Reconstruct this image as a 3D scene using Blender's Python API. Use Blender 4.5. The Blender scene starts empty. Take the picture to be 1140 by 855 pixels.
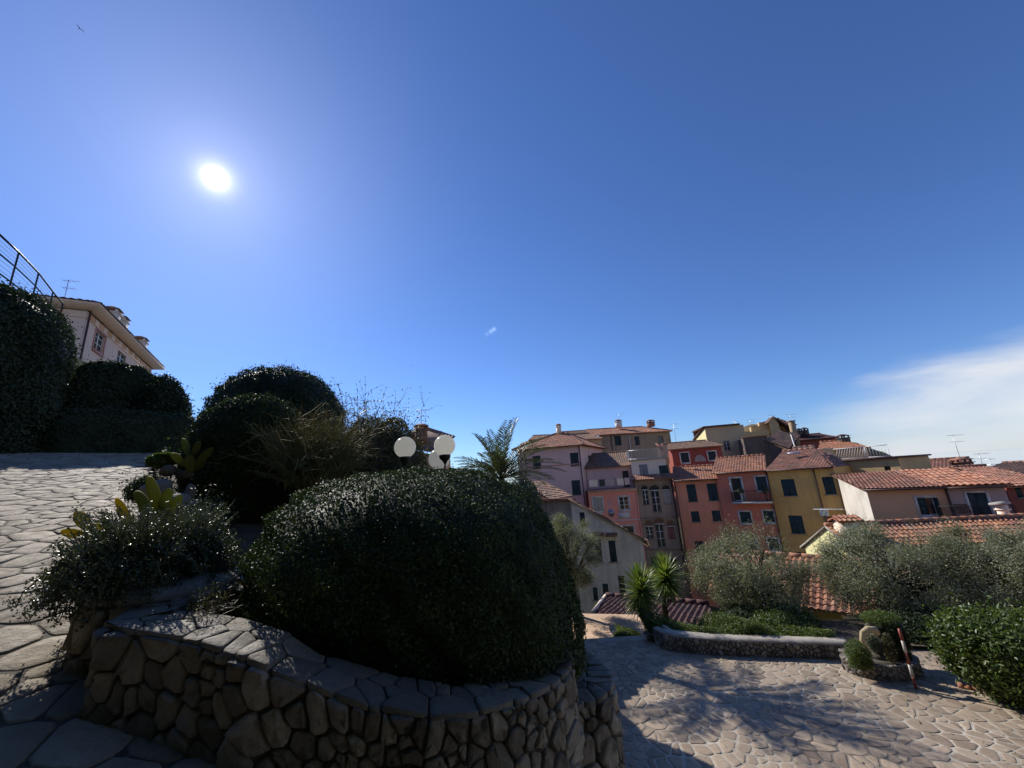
import bpy, math, random
import numpy as np
from math import radians, sin, cos, pi

random.seed(7)
RNG = np.random.default_rng(11)
SC = bpy.context.scene
COL = SC.collection

# ------------------------------------------------------------------ camera
# world: X right, Y forward, Z up, the eye is the origin
FOC = 428.0                       # focal length in pixels of the 1140 px wide photograph
_up = np.array([-114.0, 1727.5, -FOC]); _up /= np.linalg.norm(_up)
_y = np.array([0, 0, -1.0]); _y = _y - _up * _y.dot(_up); _y /= np.linalg.norm(_y)
_x = np.cross(_y, _up)
M = np.array([_x, _y, _up])
import mathutils
cam_d = bpy.data.cameras.new('camera')
cam = bpy.data.objects.new('camera', cam_d); COL.objects.link(cam)
cam.matrix_world = mathutils.Matrix(M.tolist()).to_4x4()
cam_d.sensor_width = 36.0; cam_d.lens = 36.0 * FOC / 1140.0
cam_d.clip_start = 0.05; cam_d.clip_end = 60000
SC.camera = cam

# ------------------------------------------------------------------ sky and sun
SUN_AZ, SUN_EL = -41.5, 36.1      # degrees, azimuth clockwise from +Y
SDIR = np.array([sin(radians(SUN_AZ)) * cos(radians(SUN_EL)), cos(radians(SUN_AZ)) * cos(radians(SUN_EL)), sin(radians(SUN_EL))])
EXPOSURE = 0.10
SKY_STRENGTH = 0.084
SUN_STRENGTH = 4.7
w = bpy.data.worlds.new('World'); SC.world = w; w.use_nodes = True
nt = w.node_tree; nt.nodes.clear()
def N(nt, t, **kw):
    n = nt.nodes.new(t)
    for k, v in kw.items():
        if k.startswith('i_'):
            n.inputs[k[2:].replace('_', ' ')].default_value = v
        else:
            setattr(n, k, v)
    return n
def math_node(nt, op, a, b=None, c=None):
    n = nt.nodes.new('ShaderNodeMath'); n.operation = op
    for i, v in enumerate((a, b, c)):
        if v is None: continue
        if isinstance(v, (int, float)): n.inputs[i].default_value = v
        else: nt.links.new(v, n.inputs[i])
    return n.outputs[0]
def vdot(nt, v, d):
    n = nt.nodes.new('ShaderNodeVectorMath'); n.operation = 'DOT_PRODUCT'
    nt.links.new(v, n.inputs[0]); n.inputs[1].default_value = tuple(d); return n.outputs['Value']
sky = N(nt, 'ShaderNodeTexSky', sky_type='NISHITA', sun_disc=False)
sky.sun_elevation = radians(SUN_EL); sky.sun_rotation = radians(SUN_AZ)
sky.altitude = 100; sky.air_density = 1.0; sky.dust_density = 0.12; sky.ozone_density = 2.0
tc = N(nt, 'ShaderNodeTexCoord'); gen = tc.outputs['Generated']
gm = N(nt, 'ShaderNodeMix', data_type='RGBA', blend_type='MULTIPLY'); gm.inputs[0].default_value = 1.0
nt.links.new(sky.outputs[0], gm.inputs[6]); gm.inputs[7].default_value = (0.70, 0.97, 1.50, 1)
# aureole of the real sun
sd = math_node(nt, 'MAXIMUM', vdot(nt, gen, SDIR), 0.0)
def lobe(p, a): return math_node(nt, 'MULTIPLY', math_node(nt, 'POWER', sd, p), a)
g1 = math_node(nt, 'ADD', lobe(14000.0, 45.0), lobe(2600.0, 8.0))
g2 = math_node(nt, 'ADD', g1, math_node(nt, 'ADD', lobe(20.0, 1.2), lobe(260.0, 1.6)))
glow = N(nt, 'ShaderNodeMix', data_type='RGBA', blend_type='ADD'); glow.inputs[0].default_value = 1.0
gc = N(nt, 'ShaderNodeVectorMath', operation='SCALE'); gc.inputs[0].default_value = (1.0, 0.93, 1.08); nt.links.new(g2, gc.inputs[3])
nt.links.new(gm.outputs[2], glow.inputs[6]); nt.links.new(gc.outputs[0], glow.inputs[7])
# thin high cloud low in the sky to the right
def nrm(v): v = np.array(v, float); return v / np.linalg.norm(v)
mp = N(nt, 'ShaderNodeMapping'); mp.inputs['Rotation'].default_value = (0, radians(-18), radians(20)); mp.inputs['Scale'].default_value = (1.0, 1.6, 5.0)
nt.links.new(gen, mp.inputs[0])
nz = N(nt, 'ShaderNodeTexNoise'); nz.inputs['Scale'].default_value = 2.0; nz.inputs['Detail'].default_value = 7; nz.inputs['Roughness'].default_value = 0.5; nz.inputs['Distortion'].default_value = 0.4
nt.links.new(mp.outputs[0], nz.inputs[0])
sep = N(nt, 'ShaderNodeSeparateXYZ'); nt.links.new(gen, sep.inputs[0])
CLOUD = N(nt, 'ShaderNodeMapRange', interpolation_type='SMOOTHSTEP')
def cray(px, py):
    d = M @ np.array([px - 570, 427.5 - py, -FOC]); return d / np.linalg.norm(d)
_a, _b = cray(890, 488), cray(1138, 388)
_nn = nrm(np.cross(_a, _b)); 
if _nn[2] < 0: _nn = -_nn
dc = math_node(nt, 'MULTIPLY', vdot(nt, gen, _nn), -1.0)          # positive below the cloud's upper edge
dc = math_node(nt, 'ADD', dc, math_node(nt, 'MULTIPLY', math_node(nt, 'SUBTRACT', nz.outputs[0], 0.5), 0.22))
nt.links.new(dc, CLOUD.inputs[0]); CLOUD.inputs[1].default_value = -0.05; CLOUD.inputs[2].default_value = 0.05
c2 = N(nt, 'ShaderNodeMapRange', interpolation_type='SMOOTHSTEP'); nt.links.new(vdot(nt, gen, nrm([cos(radians(38)), -sin(radians(38)), 0])), c2.inputs[0]); c2.inputs[1].default_value = -0.20; c2.inputs[2].default_value = 0.08
dens = math_node(nt, 'MULTIPLY', CLOUD.outputs[0], c2.outputs[0])
mod = N(nt, 'ShaderNodeMapRange'); nt.links.new(nz.outputs[0], mod.inputs[0]); mod.inputs[1].default_value = 0.3; mod.inputs[2].default_value = 0.7; mod.inputs[3].default_value = 0.5; mod.inputs[4].default_value = 1.0
dens = math_node(nt, 'MULTIPLY', dens, mod.outputs[0])
cm = N(nt, 'ShaderNodeMix', data_type='RGBA', blend_type='MIX'); nt.links.new(dens, cm.inputs[0])
nt.links.new(glow.outputs[2], cm.inputs[6]); cm.inputs[7].default_value = (9.0, 9.3, 9.8, 1)
# a far scrap of cloud high in the middle of the sky
def speck(px, py, amp): return math_node(nt, 'MULTIPLY', math_node(nt, 'POWER', math_node(nt, 'MAXIMUM', vdot(nt, gen, cray(px, py)), 0.0), 90000.0), amp)
sp = math_node(nt, 'ADD', math_node(nt, 'ADD', speck(550, 366.5, 3.6), speck(546.5, 369, 3.0)), speck(542, 372, 1.3))
spv = N(nt, 'ShaderNodeVectorMath', operation='SCALE'); spv.inputs[0].default_value = (.8, .95, 1.0); nt.links.new(sp, spv.inputs[3])
cm2 = N(nt, 'ShaderNodeMix', data_type='RGBA', blend_type='ADD'); cm2.inputs[0].default_value = 1.0; nt.links.new(cm.outputs[2], cm2.inputs[6]); nt.links.new(spv.outputs[0], cm2.inputs[7]); cm = cm2
bg = N(nt, 'ShaderNodeBackground'); bg.inputs[1].default_value = SKY_STRENGTH
nt.links.new(cm.outputs[2], bg.inputs[0])
wo = N(nt, 'ShaderNodeOutputWorld'); nt.links.new(bg.outputs[0], wo.inputs[0])
sl = bpy.data.lights.new('sun', 'SUN'); sl.energy = SUN_STRENGTH; sl.angle = radians(0.53); sl.color = (1.0, 0.94, 0.85)
so = bpy.data.objects.new('sun', sl); COL.objects.link(so)
so.rotation_euler = mathutils.Vector(SDIR.tolist()).to_track_quat('Z', 'Y').to_euler()
SC.view_settings.view_transform = 'Standard'; SC.view_settings.look = 'None'
SC.view_settings.exposure = EXPOSURE; SC.view_settings.gamma = 1.0
SC.render.engine = 'CYCLES'
SC.cycles.max_bounces = 7; SC.cycles.diffuse_bounces = 4; SC.cycles.glossy_bounces = 2; SC.cycles.transmission_bounces = 4; SC.cycles.transparent_max_bounces = 4
SC.cycles.use_denoising = True
SC.cycles.caustics_reflective = False; SC.cycles.caustics_refractive = False

# ------------------------------------------------------------------ rays of the photograph (used to measure the place)
def ray(px, py): return M @ np.array([px - 570.0, 427.5 - py, -FOC])
def PY(px, py, y): d = ray(px, py); return d * (y / d[1])
def PZ(px, py, z): d = ray(px, py); return d * (z / d[2])
def unit(v): v = np.asarray(v, float); return v / (np.linalg.norm(v) + 1e-12)

# ------------------------------------------------------------------ materials
def new_mat(name):
    m = bpy.data.materials.new(name); m.use_nodes = True
    nt = m.node_tree; b = nt.nodes['Principled BSDF']; return m, nt, b
def mixc(nt, fac, a, b, mode='MIX'):
    n = nt.nodes.new('ShaderNodeMix'); n.data_type = 'RGBA'; n.blend_type = mode
    if isinstance(fac, (int, float)): n.inputs[0].default_value = fac
    else: nt.links.new(fac, n.inputs[0])
    for i, v in ((6, a), (7, b)):
        if isinstance(v, tuple): n.inputs[i].default_value = (v[0], v[1], v[2], 1)
        else: nt.links.new(v, n.inputs[i])
    return n.outputs[2]
def noise(nt, scale, detail=5, rough=0.55, vec=None, dist=0.0):
    n = nt.nodes.new('ShaderNodeTexNoise'); n.inputs['Scale'].default_value = scale; n.inputs['Detail'].default_value = detail
    n.inputs['Roughness'].default_value = rough; n.inputs['Distortion'].default_value = dist
    if vec is None:
        t = nt.nodes.new('ShaderNodeTexCoord'); vec = t.outputs['Object']
    nt.links.new(vec, n.inputs['Vector']); return n.outputs[0]
def ramp(nt, v, a, b, lo=0.0, hi=1.0):
    n = nt.nodes.new('ShaderNodeMapRange'); nt.links.new(v, n.inputs[0])
    n.inputs[1].default_value = a; n.inputs[2].default_value = b; n.inputs[3].default_value = lo; n.inputs[4].default_value = hi
    return n.outputs[0]
def bump(nt, b, h, strength, dist=0.02):
    n = nt.nodes.new('ShaderNodeBump'); n.inputs['Strength'].default_value = strength; n.inputs['Distance'].default_value = dist
    nt.links.new(h, n.inputs['Height']); nt.links.new(n.outputs[0], b.inputs['Normal'])
def tone(nt):
    n = nt.nodes.new('ShaderNodeAttribute'); n.attribute_name = 'tone'; return n.outputs['Fac']
def scaled_coord(nt, s):
    t = nt.nodes.new('ShaderNodeTexCoord'); m = nt.nodes.new('ShaderNodeMapping'); m.inputs['Scale'].default_value = s
    nt.links.new(t.outputs['Object'], m.inputs[0]); return m.outputs[0]

def stucco(name, c, stain=None, amount=0.5, sc=0.5):
    c = tuple(min(.85, x * k) for x, k in zip(c, (1.28, 1.12, 0.98))); stain = tuple(min(.8, x * k) for x, k in zip(stain, (1.28, 1.12, 0.98))) if stain else None
    m, nt, b = new_mat(name)
    st = stain or tuple(x * 0.55 for x in c)
    n1 = ramp(nt, noise(nt, sc, 7, 0.62), 0.45, 0.75)
    streak = ramp(nt, noise(nt, 1.0, 5, 0.6, scaled_coord(nt, (2.2, 2.2, 0.22))), 0.5, 0.78)
    base = mixc(nt, math_node(nt, 'MULTIPLY', n1, amount), c, st)
    base = mixc(nt, math_node(nt, 'MULTIPLY', streak, amount), base, st)
    base = mixc(nt, ramp(nt, noise(nt, 14, 3), 0.3, 0.7, 0, 0.18), base, tuple(min(1, x * 1.25) for x in c))
    nt.links.new(base, b.inputs['Base Color']); b.inputs['Roughness'].default_value = 0.9
    bump(nt, b, noise(nt, 18, 5), 0.4, 0.02); return m
def plain(name, c, rough=0.6, var=0.25, sc=8, metal=0.0, bmp=0.1):
    m, nt, b = new_mat(name)
    base = mixc(nt, ramp(nt, noise(nt, sc, 5), 0.3, 0.7, 0, 1), tuple(x * (1 - var) for x in c), tuple(min(1, x * (1 + var)) for x in c))
    nt.links.new(base, b.inputs['Base Color']); b.inputs['Roughness'].default_value = rough; b.inputs['Metallic'].default_value = metal
    if bmp: bump(nt, b, noise(nt, sc * 4, 4), bmp, 0.01)
    return m
def tiles_mat(name, c1, c2, c3):
    m, nt, b = new_mat(name)
    base = mixc(nt, tone(nt), c1, c2)
    base = mixc(nt, ramp(nt, noise(nt, 0.9, 6, 0.65), 0.45, 0.62, 0, 0.85), base, c3)
    base = mixc(nt, ramp(nt, noise(nt, 5, 5, 0.65), 0.5, 0.68, 0, 0.75), base, tuple(x * 0.35 for x in c3))
    base = mixc(nt, ramp(nt, noise(nt, 2.2, 6, 0.7), 0.56, 0.7, 0, 0.7), base, (0.30, 0.26, 0.19))
    nt.links.new(base, b.inputs['Base Color']); b.inputs['Roughness'].default_value = 0.85
    bump(nt, b, noise(nt, 30, 4), 0.3, 0.01); return m
def stone_mat(name, c1, c2, c3, rough=0.8, bs=0.6, sc=1.0, spec=0.5):
    m, nt, b = new_mat(name)
    base = mixc(nt, tone(nt), c1, c2)
    base = mixc(nt, ramp(nt, noise(nt, 5 * sc, 7, 0.65), 0.42, 0.7, 0, 0.85), base, c3)
    base = mixc(nt, ramp(nt, noise(nt, 26 * sc, 6, 0.7), 0.5, 0.75, 0, 0.5), base, tuple(x * 0.4 for x in c1))
    nt.links.new(base, b.inputs['Base Color']); b.inputs['Specular IOR Level'].default_value = spec
    nt.links.new(ramp(nt, noise(nt, 9 * sc, 4), 0.3, 0.7, rough - 0.12, min(1, rough + 0.12)), b.inputs['Roughness'])
    h = math_node(nt, 'ADD', noise(nt, 14 * sc, 8, 0.65), math_node(nt, 'MULTIPLY', noise(nt, 60 * sc, 5, 0.6), 0.35))
    bump(nt, b, h, bs, 0.02); return m
def leaf_mat(name, c1, c2, under=None, rough=0.42, transl=0.22, spec=0.5):
    m, nt, b = new_mat(name)
    col = mixc(nt, tone(nt), c1, c2)
    if under:
        g = nt.nodes.new('ShaderNodeNewGeometry'); col = mixc(nt, g.outputs['Backfacing'], col, under)
    nt.links.new(col, b.inputs['Base Color']); b.inputs['Roughness'].default_value = rough; b.inputs['Specular IOR Level'].default_value = spec
    tr = nt.nodes.new('ShaderNodeBsdfTranslucent')
    tcol = mixc(nt, 1.0, col, (1.5, 1.6, 0.7), 'MULTIPLY'); nt.links.new(tcol, tr.inputs[0])
    ms = nt.nodes.new('ShaderNodeMixShader'); ms.inputs[0].default_value = transl
    nt.links.new(b.outputs[0], ms.inputs[1]); nt.links.new(tr.outputs[0], ms.inputs[2])
    nt.links.new(ms.outputs[0], nt.nodes['Material Output'].inputs[0]); return m

MT = dict(
    lilac=stucco('lilac_plaster', (0.54, 0.42, 0.43), (0.36, 0.28, 0.30), 0.5),
    pink=stucco('pink_plaster', (0.64, 0.28, 0.23), (0.36, 0.18, 0.17), 0.5),
    rose=stucco('rose_plaster', (0.52, 0.19, 0.135), (0.27, 0.13, 0.12), 0.55),
    salmon=stucco('salmon_plaster', (0.60, 0.265, 0.17), (0.32, 0.16, 0.13), 0.6),
    ochre=stucco('ochre_plaster', (0.60, 0.40, 0.14), (0.30, 0.20, 0.10), 0.5),
    cream=stucco('cream_plaster', (0.80, 0.70, 0.42), (0.62, 0.52, 0.32), 0.3),
    beige=stucco('beige_plaster', (0.46, 0.38, 0.25), (0.34, 0.28, 0.20), 0.4),
    yellowish=stucco('sand_plaster', (0.46, 0.36, 0.20), (0.30, 0.24, 0.15), 0.5),
    peach=stucco('peach_plaster', (0.58, 0.38, 0.25), (0.40, 0.27, 0.20), 0.4),
    greylilac=stucco('grey_lilac_plaster', (0.36, 0.31, 0.32), (0.28, 0.25, 0.26), 0.4),
    greybrown=stucco('grey_brown_plaster', (0.30, 0.245, 0.18), (0.16, 0.13, 0.10), 0.9, 0.9),
    venetian=stucco('weathered_grey_plaster', (0.30, 0.25, 0.20), (0.17, 0.14, 0.115), 0.8, 0.8),
    oldgrey=stucco('old_grey_render', (0.54, 0.57, 0.56), (0.24, 0.25, 0.245), 0.8, 0.55),
    whiteold=stucco('off_white_plaster', (0.62, 0.58, 0.52), (0.40, 0.36, 0.32), 0.5),
    darkred=stucco('dark_red_plaster', (0.25, 0.07, 0.055), (0.15, 0.05, 0.045), 0.5),
    ruin=stucco('dark_rubble', (0.10, 0.09, 0.085), (0.05, 0.045, 0.045), 1.0, 1.5),
    house=stucco('pale_plaster', (0.62, 0.52, 0.48), (0.48, 0.40, 0.37), 0.3),
    trim=plain('pale_trim', (0.66, 0.60, 0.54), 0.7, 0.1),
    trimpink=plain('pink_trim', (0.50, 0.25, 0.22), 0.7, 0.2),
    shutter=plain('dark_green_paint', (0.018, 0.034, 0.030), 0.55, 0.35, 3),
    shuttergrey=plain('grey_shutter_paint', (0.25, 0.25, 0.24), 0.6, 0.1),
    shutterred=plain('faded_red_shutter_paint', (0.28, 0.10, 0.07), 0.6, 0.2),
    shutterpale=plain('pale_shutter_paint', (0.42, 0.38, 0.30), 0.6, 0.15),
    wood=plain('brown_wood', (0.10, 0.06, 0.04), 0.6, 0.3),
    white=plain('white_paint', (0.75, 0.74, 0.70), 0.5, 0.06),
    iron=plain('dark_iron', (0.03, 0.028, 0.03), 0.5, 0.3, metal=0.3),
    rust=plain('rusty_metal', (0.20, 0.09, 0.05), 0.8, 0.4),
    pipe=plain('dark_copper_pipe', (0.07, 0.035, 0.03), 0.5, 0.3),
    alu=plain('galvanised_metal', (0.45, 0.45, 0.46), 0.4, 0.1, metal=0.7),
    tile=tiles_mat('terracotta_tiles', (0.30, 0.125, 0.08), (0.50, 0.24, 0.16), (0.24, 0.14, 0.10)),
    tileold=tiles_mat('weathered_tiles', (0.23, 0.13, 0.09), (0.38, 0.22, 0.15), (0.17, 0.13, 0.10)),
    tileorange=tiles_mat('orange_tiles', (0.42, 0.16, 0.08), (0.58, 0.27, 0.15), (0.36, 0.18, 0.11)),
    tilered=tiles_mat('red_pantiles', (0.33, 0.125, 0.065), (0.52, 0.25, 0.14), (0.26, 0.13, 0.095)),
    tiledark=tiles_mat('dark_tiles', (0.085, 0.035, 0.03), (0.15, 0.062, 0.052), (0.10, 0.05, 0.045)),
    brick=plain('brick', (0.26, 0.12, 0.08), 0.9, 0.4, 6),
    bark=plain('bark', (0.10, 0.075, 0.05), 0.95, 0.45, 14, bmp=0.8),
    stem=plain('green_stem', (0.14, 0.15, 0.08), 0.7, 0.3, 12),
    stonewall=stone_mat('wall_stones', (0.11, 0.092, 0.072), (0.34, 0.30, 0.24), (0.17, 0.14, 0.105), 0.8, 0.8),
    mortar=plain('dark_mortar', (0.085, 0.072, 0.057), 0.95, 0.5, 14, bmp=1.0),
    capstone=stone_mat('cap_stones', (0.10, 0.085, 0.065), (0.22, 0.19, 0.145), (0.145, 0.125, 0.095), 0.75, 0.6),
    lowstone=stone_mat('low_wall_stones', (0.10, 0.09, 0.08), (0.34, 0.31, 0.27), (0.18, 0.16, 0.14), 0.85, 0.8),
    cement=plain('grey_cement', (0.34, 0.31, 0.27), 0.9, 0.2, 4, bmp=0.4),
    pathstone=stone_mat('path_stones', (0.20, 0.165, 0.12), (0.40, 0.34, 0.26), (0.29, 0.245, 0.185), 0.78, 0.7, 0.9, .2),
    pathjoint=plain('path_joints', (0.09, 0.078, 0.06), 0.95, 0.4, 12, bmp=0.6),
    drivestone=stone_mat('drive_stones', (0.235, 0.175, 0.125), (0.44, 0.345, 0.25), (0.33, 0.26, 0.19), 0.75, 0.35, 0.9),
    earth=plain('dry_earth', (0.10, 0.075, 0.05), 1.0, 0.45, 5, bmp=0.8),
    palecement=plain('pale_cement', (0.42, 0.39, 0.34), 0.8, 0.15, 4, bmp=0.3),
    slope=plain('scrub_ground', (0.055, 0.065, 0.03), 1.0, 0.5, 0.7, bmp=0.5),
    blueslate=plain('slate_treads', (0.20, 0.22, 0.23), 0.6, 0.2, 6, bmp=0.3),
    leaf_box=leaf_mat('box_leaves', (0.022, 0.042, 0.014), (0.06, 0.09, 0.028), None, 0.60, 0.12, .28),
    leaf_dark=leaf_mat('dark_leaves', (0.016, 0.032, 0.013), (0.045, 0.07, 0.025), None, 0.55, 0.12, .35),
    leaf_hedge=leaf_mat('hedge_leaves', (0.022, 0.036, 0.016), (0.055, 0.075, 0.03), None, 0.55, 0.15, .35),
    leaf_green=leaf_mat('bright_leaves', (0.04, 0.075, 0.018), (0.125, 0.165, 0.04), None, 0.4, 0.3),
    leaf_grass=leaf_mat('groundcover_leaves', (0.05, 0.09, 0.018), (0.15, 0.19, 0.045), None, 0.5, 0.3),
    leaf_olive=leaf_mat('olive_leaves', (0.085, 0.10, 0.055), (0.21, 0.22, 0.145), (0.30, 0.31, 0.23), 0.45, 0.28),
    leaf_brown=leaf_mat('olive_brown_leaves', (0.05, 0.055, 0.02), (0.12, 0.10, 0.04), None, 0.5, 0.2),
    leaf_succ=leaf_mat('succulent_leaves', (0.055, 0.075, 0.045), (0.11, 0.13, 0.075), None, 0.4, 0.1),
    leaf_yucca=leaf_mat('yucca_leaves', (0.10, 0.16, 0.04), (0.26, 0.31, 0.09), None, 0.4, 0.3),
    leaf_palm=leaf_mat('palm_leaves', (0.05, 0.065, 0.03), (0.11, 0.125, 0.065), None, 0.4, 0.2),
    twig=leaf_mat('broom_twigs', (0.19, 0.22, 0.075), (0.34, 0.25, 0.11), None, 0.7, 0.1),
    cactus=leaf_mat('cactus_pad', (0.30, 0.25, 0.04), (0.44, 0.31, 0.06), None, 0.65, 0.5, .15),
    cactusgreen=leaf_mat('green_cactus_pad', (0.13, 0.15, 0.04), (0.22, 0.21, 0.05), None, 0.65, 0.4, .15),
)
def lamp_glass():
    m, nt, b = new_mat('opal_globe'); b.inputs['Base Color'].default_value = (0.86, 0.84, 0.78, 1); b.inputs['Roughness'].default_value = 0.28
    tr = nt.nodes.new('ShaderNodeBsdfTranslucent'); tr.inputs[0].default_value = (0.9, 0.88, 0.80, 1)
    ms = nt.nodes.new('ShaderNodeMixShader'); ms.inputs[0].default_value = 0.85
    nt.links.new(b.outputs[0], ms.inputs[1]); nt.links.new(tr.outputs[0], ms.inputs[2]); nt.links.new(ms.outputs[0], nt.nodes['Material Output'].inputs[0])
    return m
MT['opal'] = lamp_glass(); MT['palepave'] = stone_mat('warm_paving', (0.40, 0.27, 0.18), (0.50, 0.36, 0.25), (0.32, 0.22, 0.15), .9, .5)
def glass_mat():
    m, nt, b = new_mat('window_glass'); b.inputs['Base Color'].default_value = (0.03, 0.035, 0.04, 1); b.inputs['Roughness'].default_value = 0.08; return m
MT['glass'] = glass_mat()
def bands_mat():
    m, nt, b = new_mat('red_white_bands'); a = nt.nodes.new('ShaderNodeAttribute'); a.attribute_name = 'tone'
    c = mixc(nt, a.outputs['Fac'], (0.26, 0.055, 0.04), (0.55, 0.52, 0.47))
    c = mixc(nt, ramp(nt, noise(nt, 25, 5), 0.55, 0.75, 0, 0.5), c, (0.2, 0.12, 0.09))
    nt.links.new(c, b.inputs['Base Color']); b.inputs['Roughness'].default_value = 0.5; return m
MT['bands'] = bands_mat()
def drive_mortar():
    m, nt, b = new_mat('pale_mortar')
    c = mixc(nt, ramp(nt, noise(nt, 0.55, 5, 0.6), 0.40, 0.62), (0.55, 0.50, 0.41), (0.20, 0.17, 0.135))
    c = mixc(nt, ramp(nt, noise(nt, 20, 4), 0.4, 0.7, 0, 0.4), c, (0.12, 0.10, 0.08))
    nt.links.new(c, b.inputs['Base Color']); b.inputs['Roughness'].default_value = 0.9; bump(nt, b, noise(nt, 40, 4), 0.4, 0.01); return m
MT['drivemortar'] = drive_mortar()

# ------------------------------------------------------------------ mesh collector
class MB:
    def __init__(s): s.v = []; s.f = []; s.n = 0; s.t = []
    def add(s, verts, faces, tone=0.5):
        verts = np.asarray(verts, float).reshape(-1, 3)
        k = len(faces)
        for f in faces: s.f.append([i + s.n for i in f])
        if np.ndim(tone) == 0: s.t.extend([float(tone)] * k)
        else: s.t.extend(list(tone))
        s.v.append(verts); s.n += len(verts); return s
    def addk(s, verts, F, tone):          # F: numpy (m,k)
        s.v.append(np.asarray(verts, float).reshape(-1, 3)); s.f.append(np.asarray(F) + s.n); s.t.append(np.asarray(tone, float)); s.n += len(s.v[-1])
    def box(s, a, b, tone=0.5):
        (x0, y0, z0), (x1, y1, z1) = a, b
        s.add([(x0, y0, z0), (x1, y0, z0), (x1, y1, z0), (x0, y1, z0), (x0, y0, z1), (x1, y0, z1), (x1, y1, z1), (x0, y1, z1)],
              [(0, 3, 2, 1), (4, 5, 6, 7), (0, 1, 5, 4), (1, 2, 6, 5), (2, 3, 7, 6), (3, 0, 4, 7)], tone); return s
    def obox(s, c, ax, ay, az, tone=0.5):   # oriented box from centre and three half-axis vectors
        c, ax, ay, az = map(np.asarray, (c, ax, ay, az))
        v = [c + i * ax + j * ay + k * az for k in (-1, 1) for i, j in ((-1, -1), (1, -1), (1, 1), (-1, 1))]
        s.add(v, [(0, 3, 2, 1), (4, 5, 6, 7), (0, 1, 5, 4), (1, 2, 6, 5), (2, 3, 7, 6), (3, 0, 4, 7)], tone); return s
    def tube(s, pts, r, sides=6, tone=0.5, cap=True):
        pts = np.asarray(pts, float); n = len(pts)
        r = np.full(n, r) if np.ndim(r) == 0 else np.asarray(r, float)
        t = np.gradient(pts, axis=0) if n > 1 else np.array([[0, 0, 1]])
        vs = []
        ref = np.array([0.0, 0, 1]) if abs(unit(t[0])[2]) < 0.9 else np.array([1.0, 0, 0])
        for i in range(n):
            d = unit(t[i]); a = unit(np.cross(d, ref)); b = np.cross(d, a); ref = np.cross(a, d) if True else ref
            ang = np.arange(sides) * 2 * pi / sides
            vs.append(pts[i] + r[i] * (np.cos(ang)[:, None] * a + np.sin(ang)[:, None] * b))
        f = []
        for i in range(n - 1):
            for j in range(sides):
                k = (j + 1) % sides; f.append((i * sides + j, i * sides + k, (i + 1) * sides + k, (i + 1) * sides + j))
        if cap: f.append(tuple(range(sides - 1, -1, -1))); f.append(tuple((n - 1) * sides + j for j in range(sides)))
        s.add(np.concatenate(vs), f, tone); return s
    def lathe(s, c, prof, sides=16, tone=0.5):
        c = np.asarray(c, float); vs = []; f = []
        for r, z in prof:
            for j in range(sides): a = 2 * pi * j / sides; vs.append(c + (r * cos(a), r * sin(a), z))
        for i in range(len(prof) - 1):
            for j in range(sides):
                k = (j + 1) % sides; f.append((i * sides + j, i * sides + k, (i + 1) * sides + k, (i + 1) * sides + j))
        f.append(tuple(range(sides - 1, -1, -1))); f.append(tuple((len(prof) - 1) * sides + j for j in range(sides)))
        s.add(vs, f, tone); return s
    def ell(s, c, r, nu=12, nv=8, fn=None, tone=0.5):
        c = np.asarray(c, float); r = np.asarray(r, float); th = np.linspace(0.02, pi - 0.02, nv); vs = []; f = []
        for t in th:
            for j in range(nu):
                p = 2 * pi * j / nu; d = np.array([sin(t) * cos(p), sin(t) * sin(p), cos(t)]); k = fn(d) if fn else 1.0
                vs.append(c + d * r * k)
        for i in range(nv - 1):
            for j in range(nu):
                k = (j + 1) % nu; f.append((i * nu + j, (i + 1) * nu + j, (i + 1) * nu + k, i * nu + k))
        f.append(tuple(range(nu))); f.append(tuple((nv - 1) * nu + j for j in range(nu - 1, -1, -1)))
        s.add(vs, f, tone); return s
    def build(s, name, mat, parent=None, smooth=False):
        V = np.concatenate(s.v) if s.v else np.zeros((0, 3))
        if parent is not None: V = V - np.array(parent['_o'])
        li, ls = [], []
        for f in s.f:
            if isinstance(f, np.ndarray): li.append(f.ravel()); ls.append(np.full(len(f), f.shape[1]))
            else: li.append(np.array(f)); ls.append(np.array([len(f)]))
        li = np.concatenate(li).astype(np.int32); ls = np.concatenate(ls).astype(np.int32)
        me = bpy.data.meshes.new(name); me.vertices.add(len(V)); me.vertices.foreach_set('co', V.astype(np.float32).ravel())
        me.loops.add(len(li)); me.loops.foreach_set('vertex_index', li)
        me.polygons.add(len(ls)); st = np.concatenate([[0], np.cumsum(ls)[:-1]]).astype(np.int32)
        me.polygons.foreach_set('loop_start', st); me.polygons.foreach_set('loop_total', ls)
        if smooth: me.polygons.foreach_set('use_smooth', np.ones(len(ls), bool))
        me.update(calc_edges=True)
        t = np.concatenate([np.atleast_1d(np.asarray(x, float)) for x in s.t]).astype(np.float32)
        at = me.attributes.new('tone', 'FLOAT', 'FACE'); at.data.foreach_set('value', t)
        me.materials.append(mat if not isinstance(mat, str) else MT[mat])
        o = bpy.data.objects.new(name, me); COL.objects.link(o)
        if parent is not None: o.parent = parent; o['_o'] = parent['_o']
        return o
def tag(o, label=None, cat=None, group=None, kind=None):
    if label: o['label'] = label
    if cat: o['category'] = cat
    if group: o['group'] = group
    if kind: o['kind'] = kind
    return o
def thing(name, loc, label, cat, group=None):
    o = bpy.data.objects.new(name, None); COL.objects.link(o); o.location = [float(c) for c in loc]; o['_o'] = [float(c) for c in loc]
    o.empty_display_size = 0.3
    return tag(o, label, cat, group)
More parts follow.
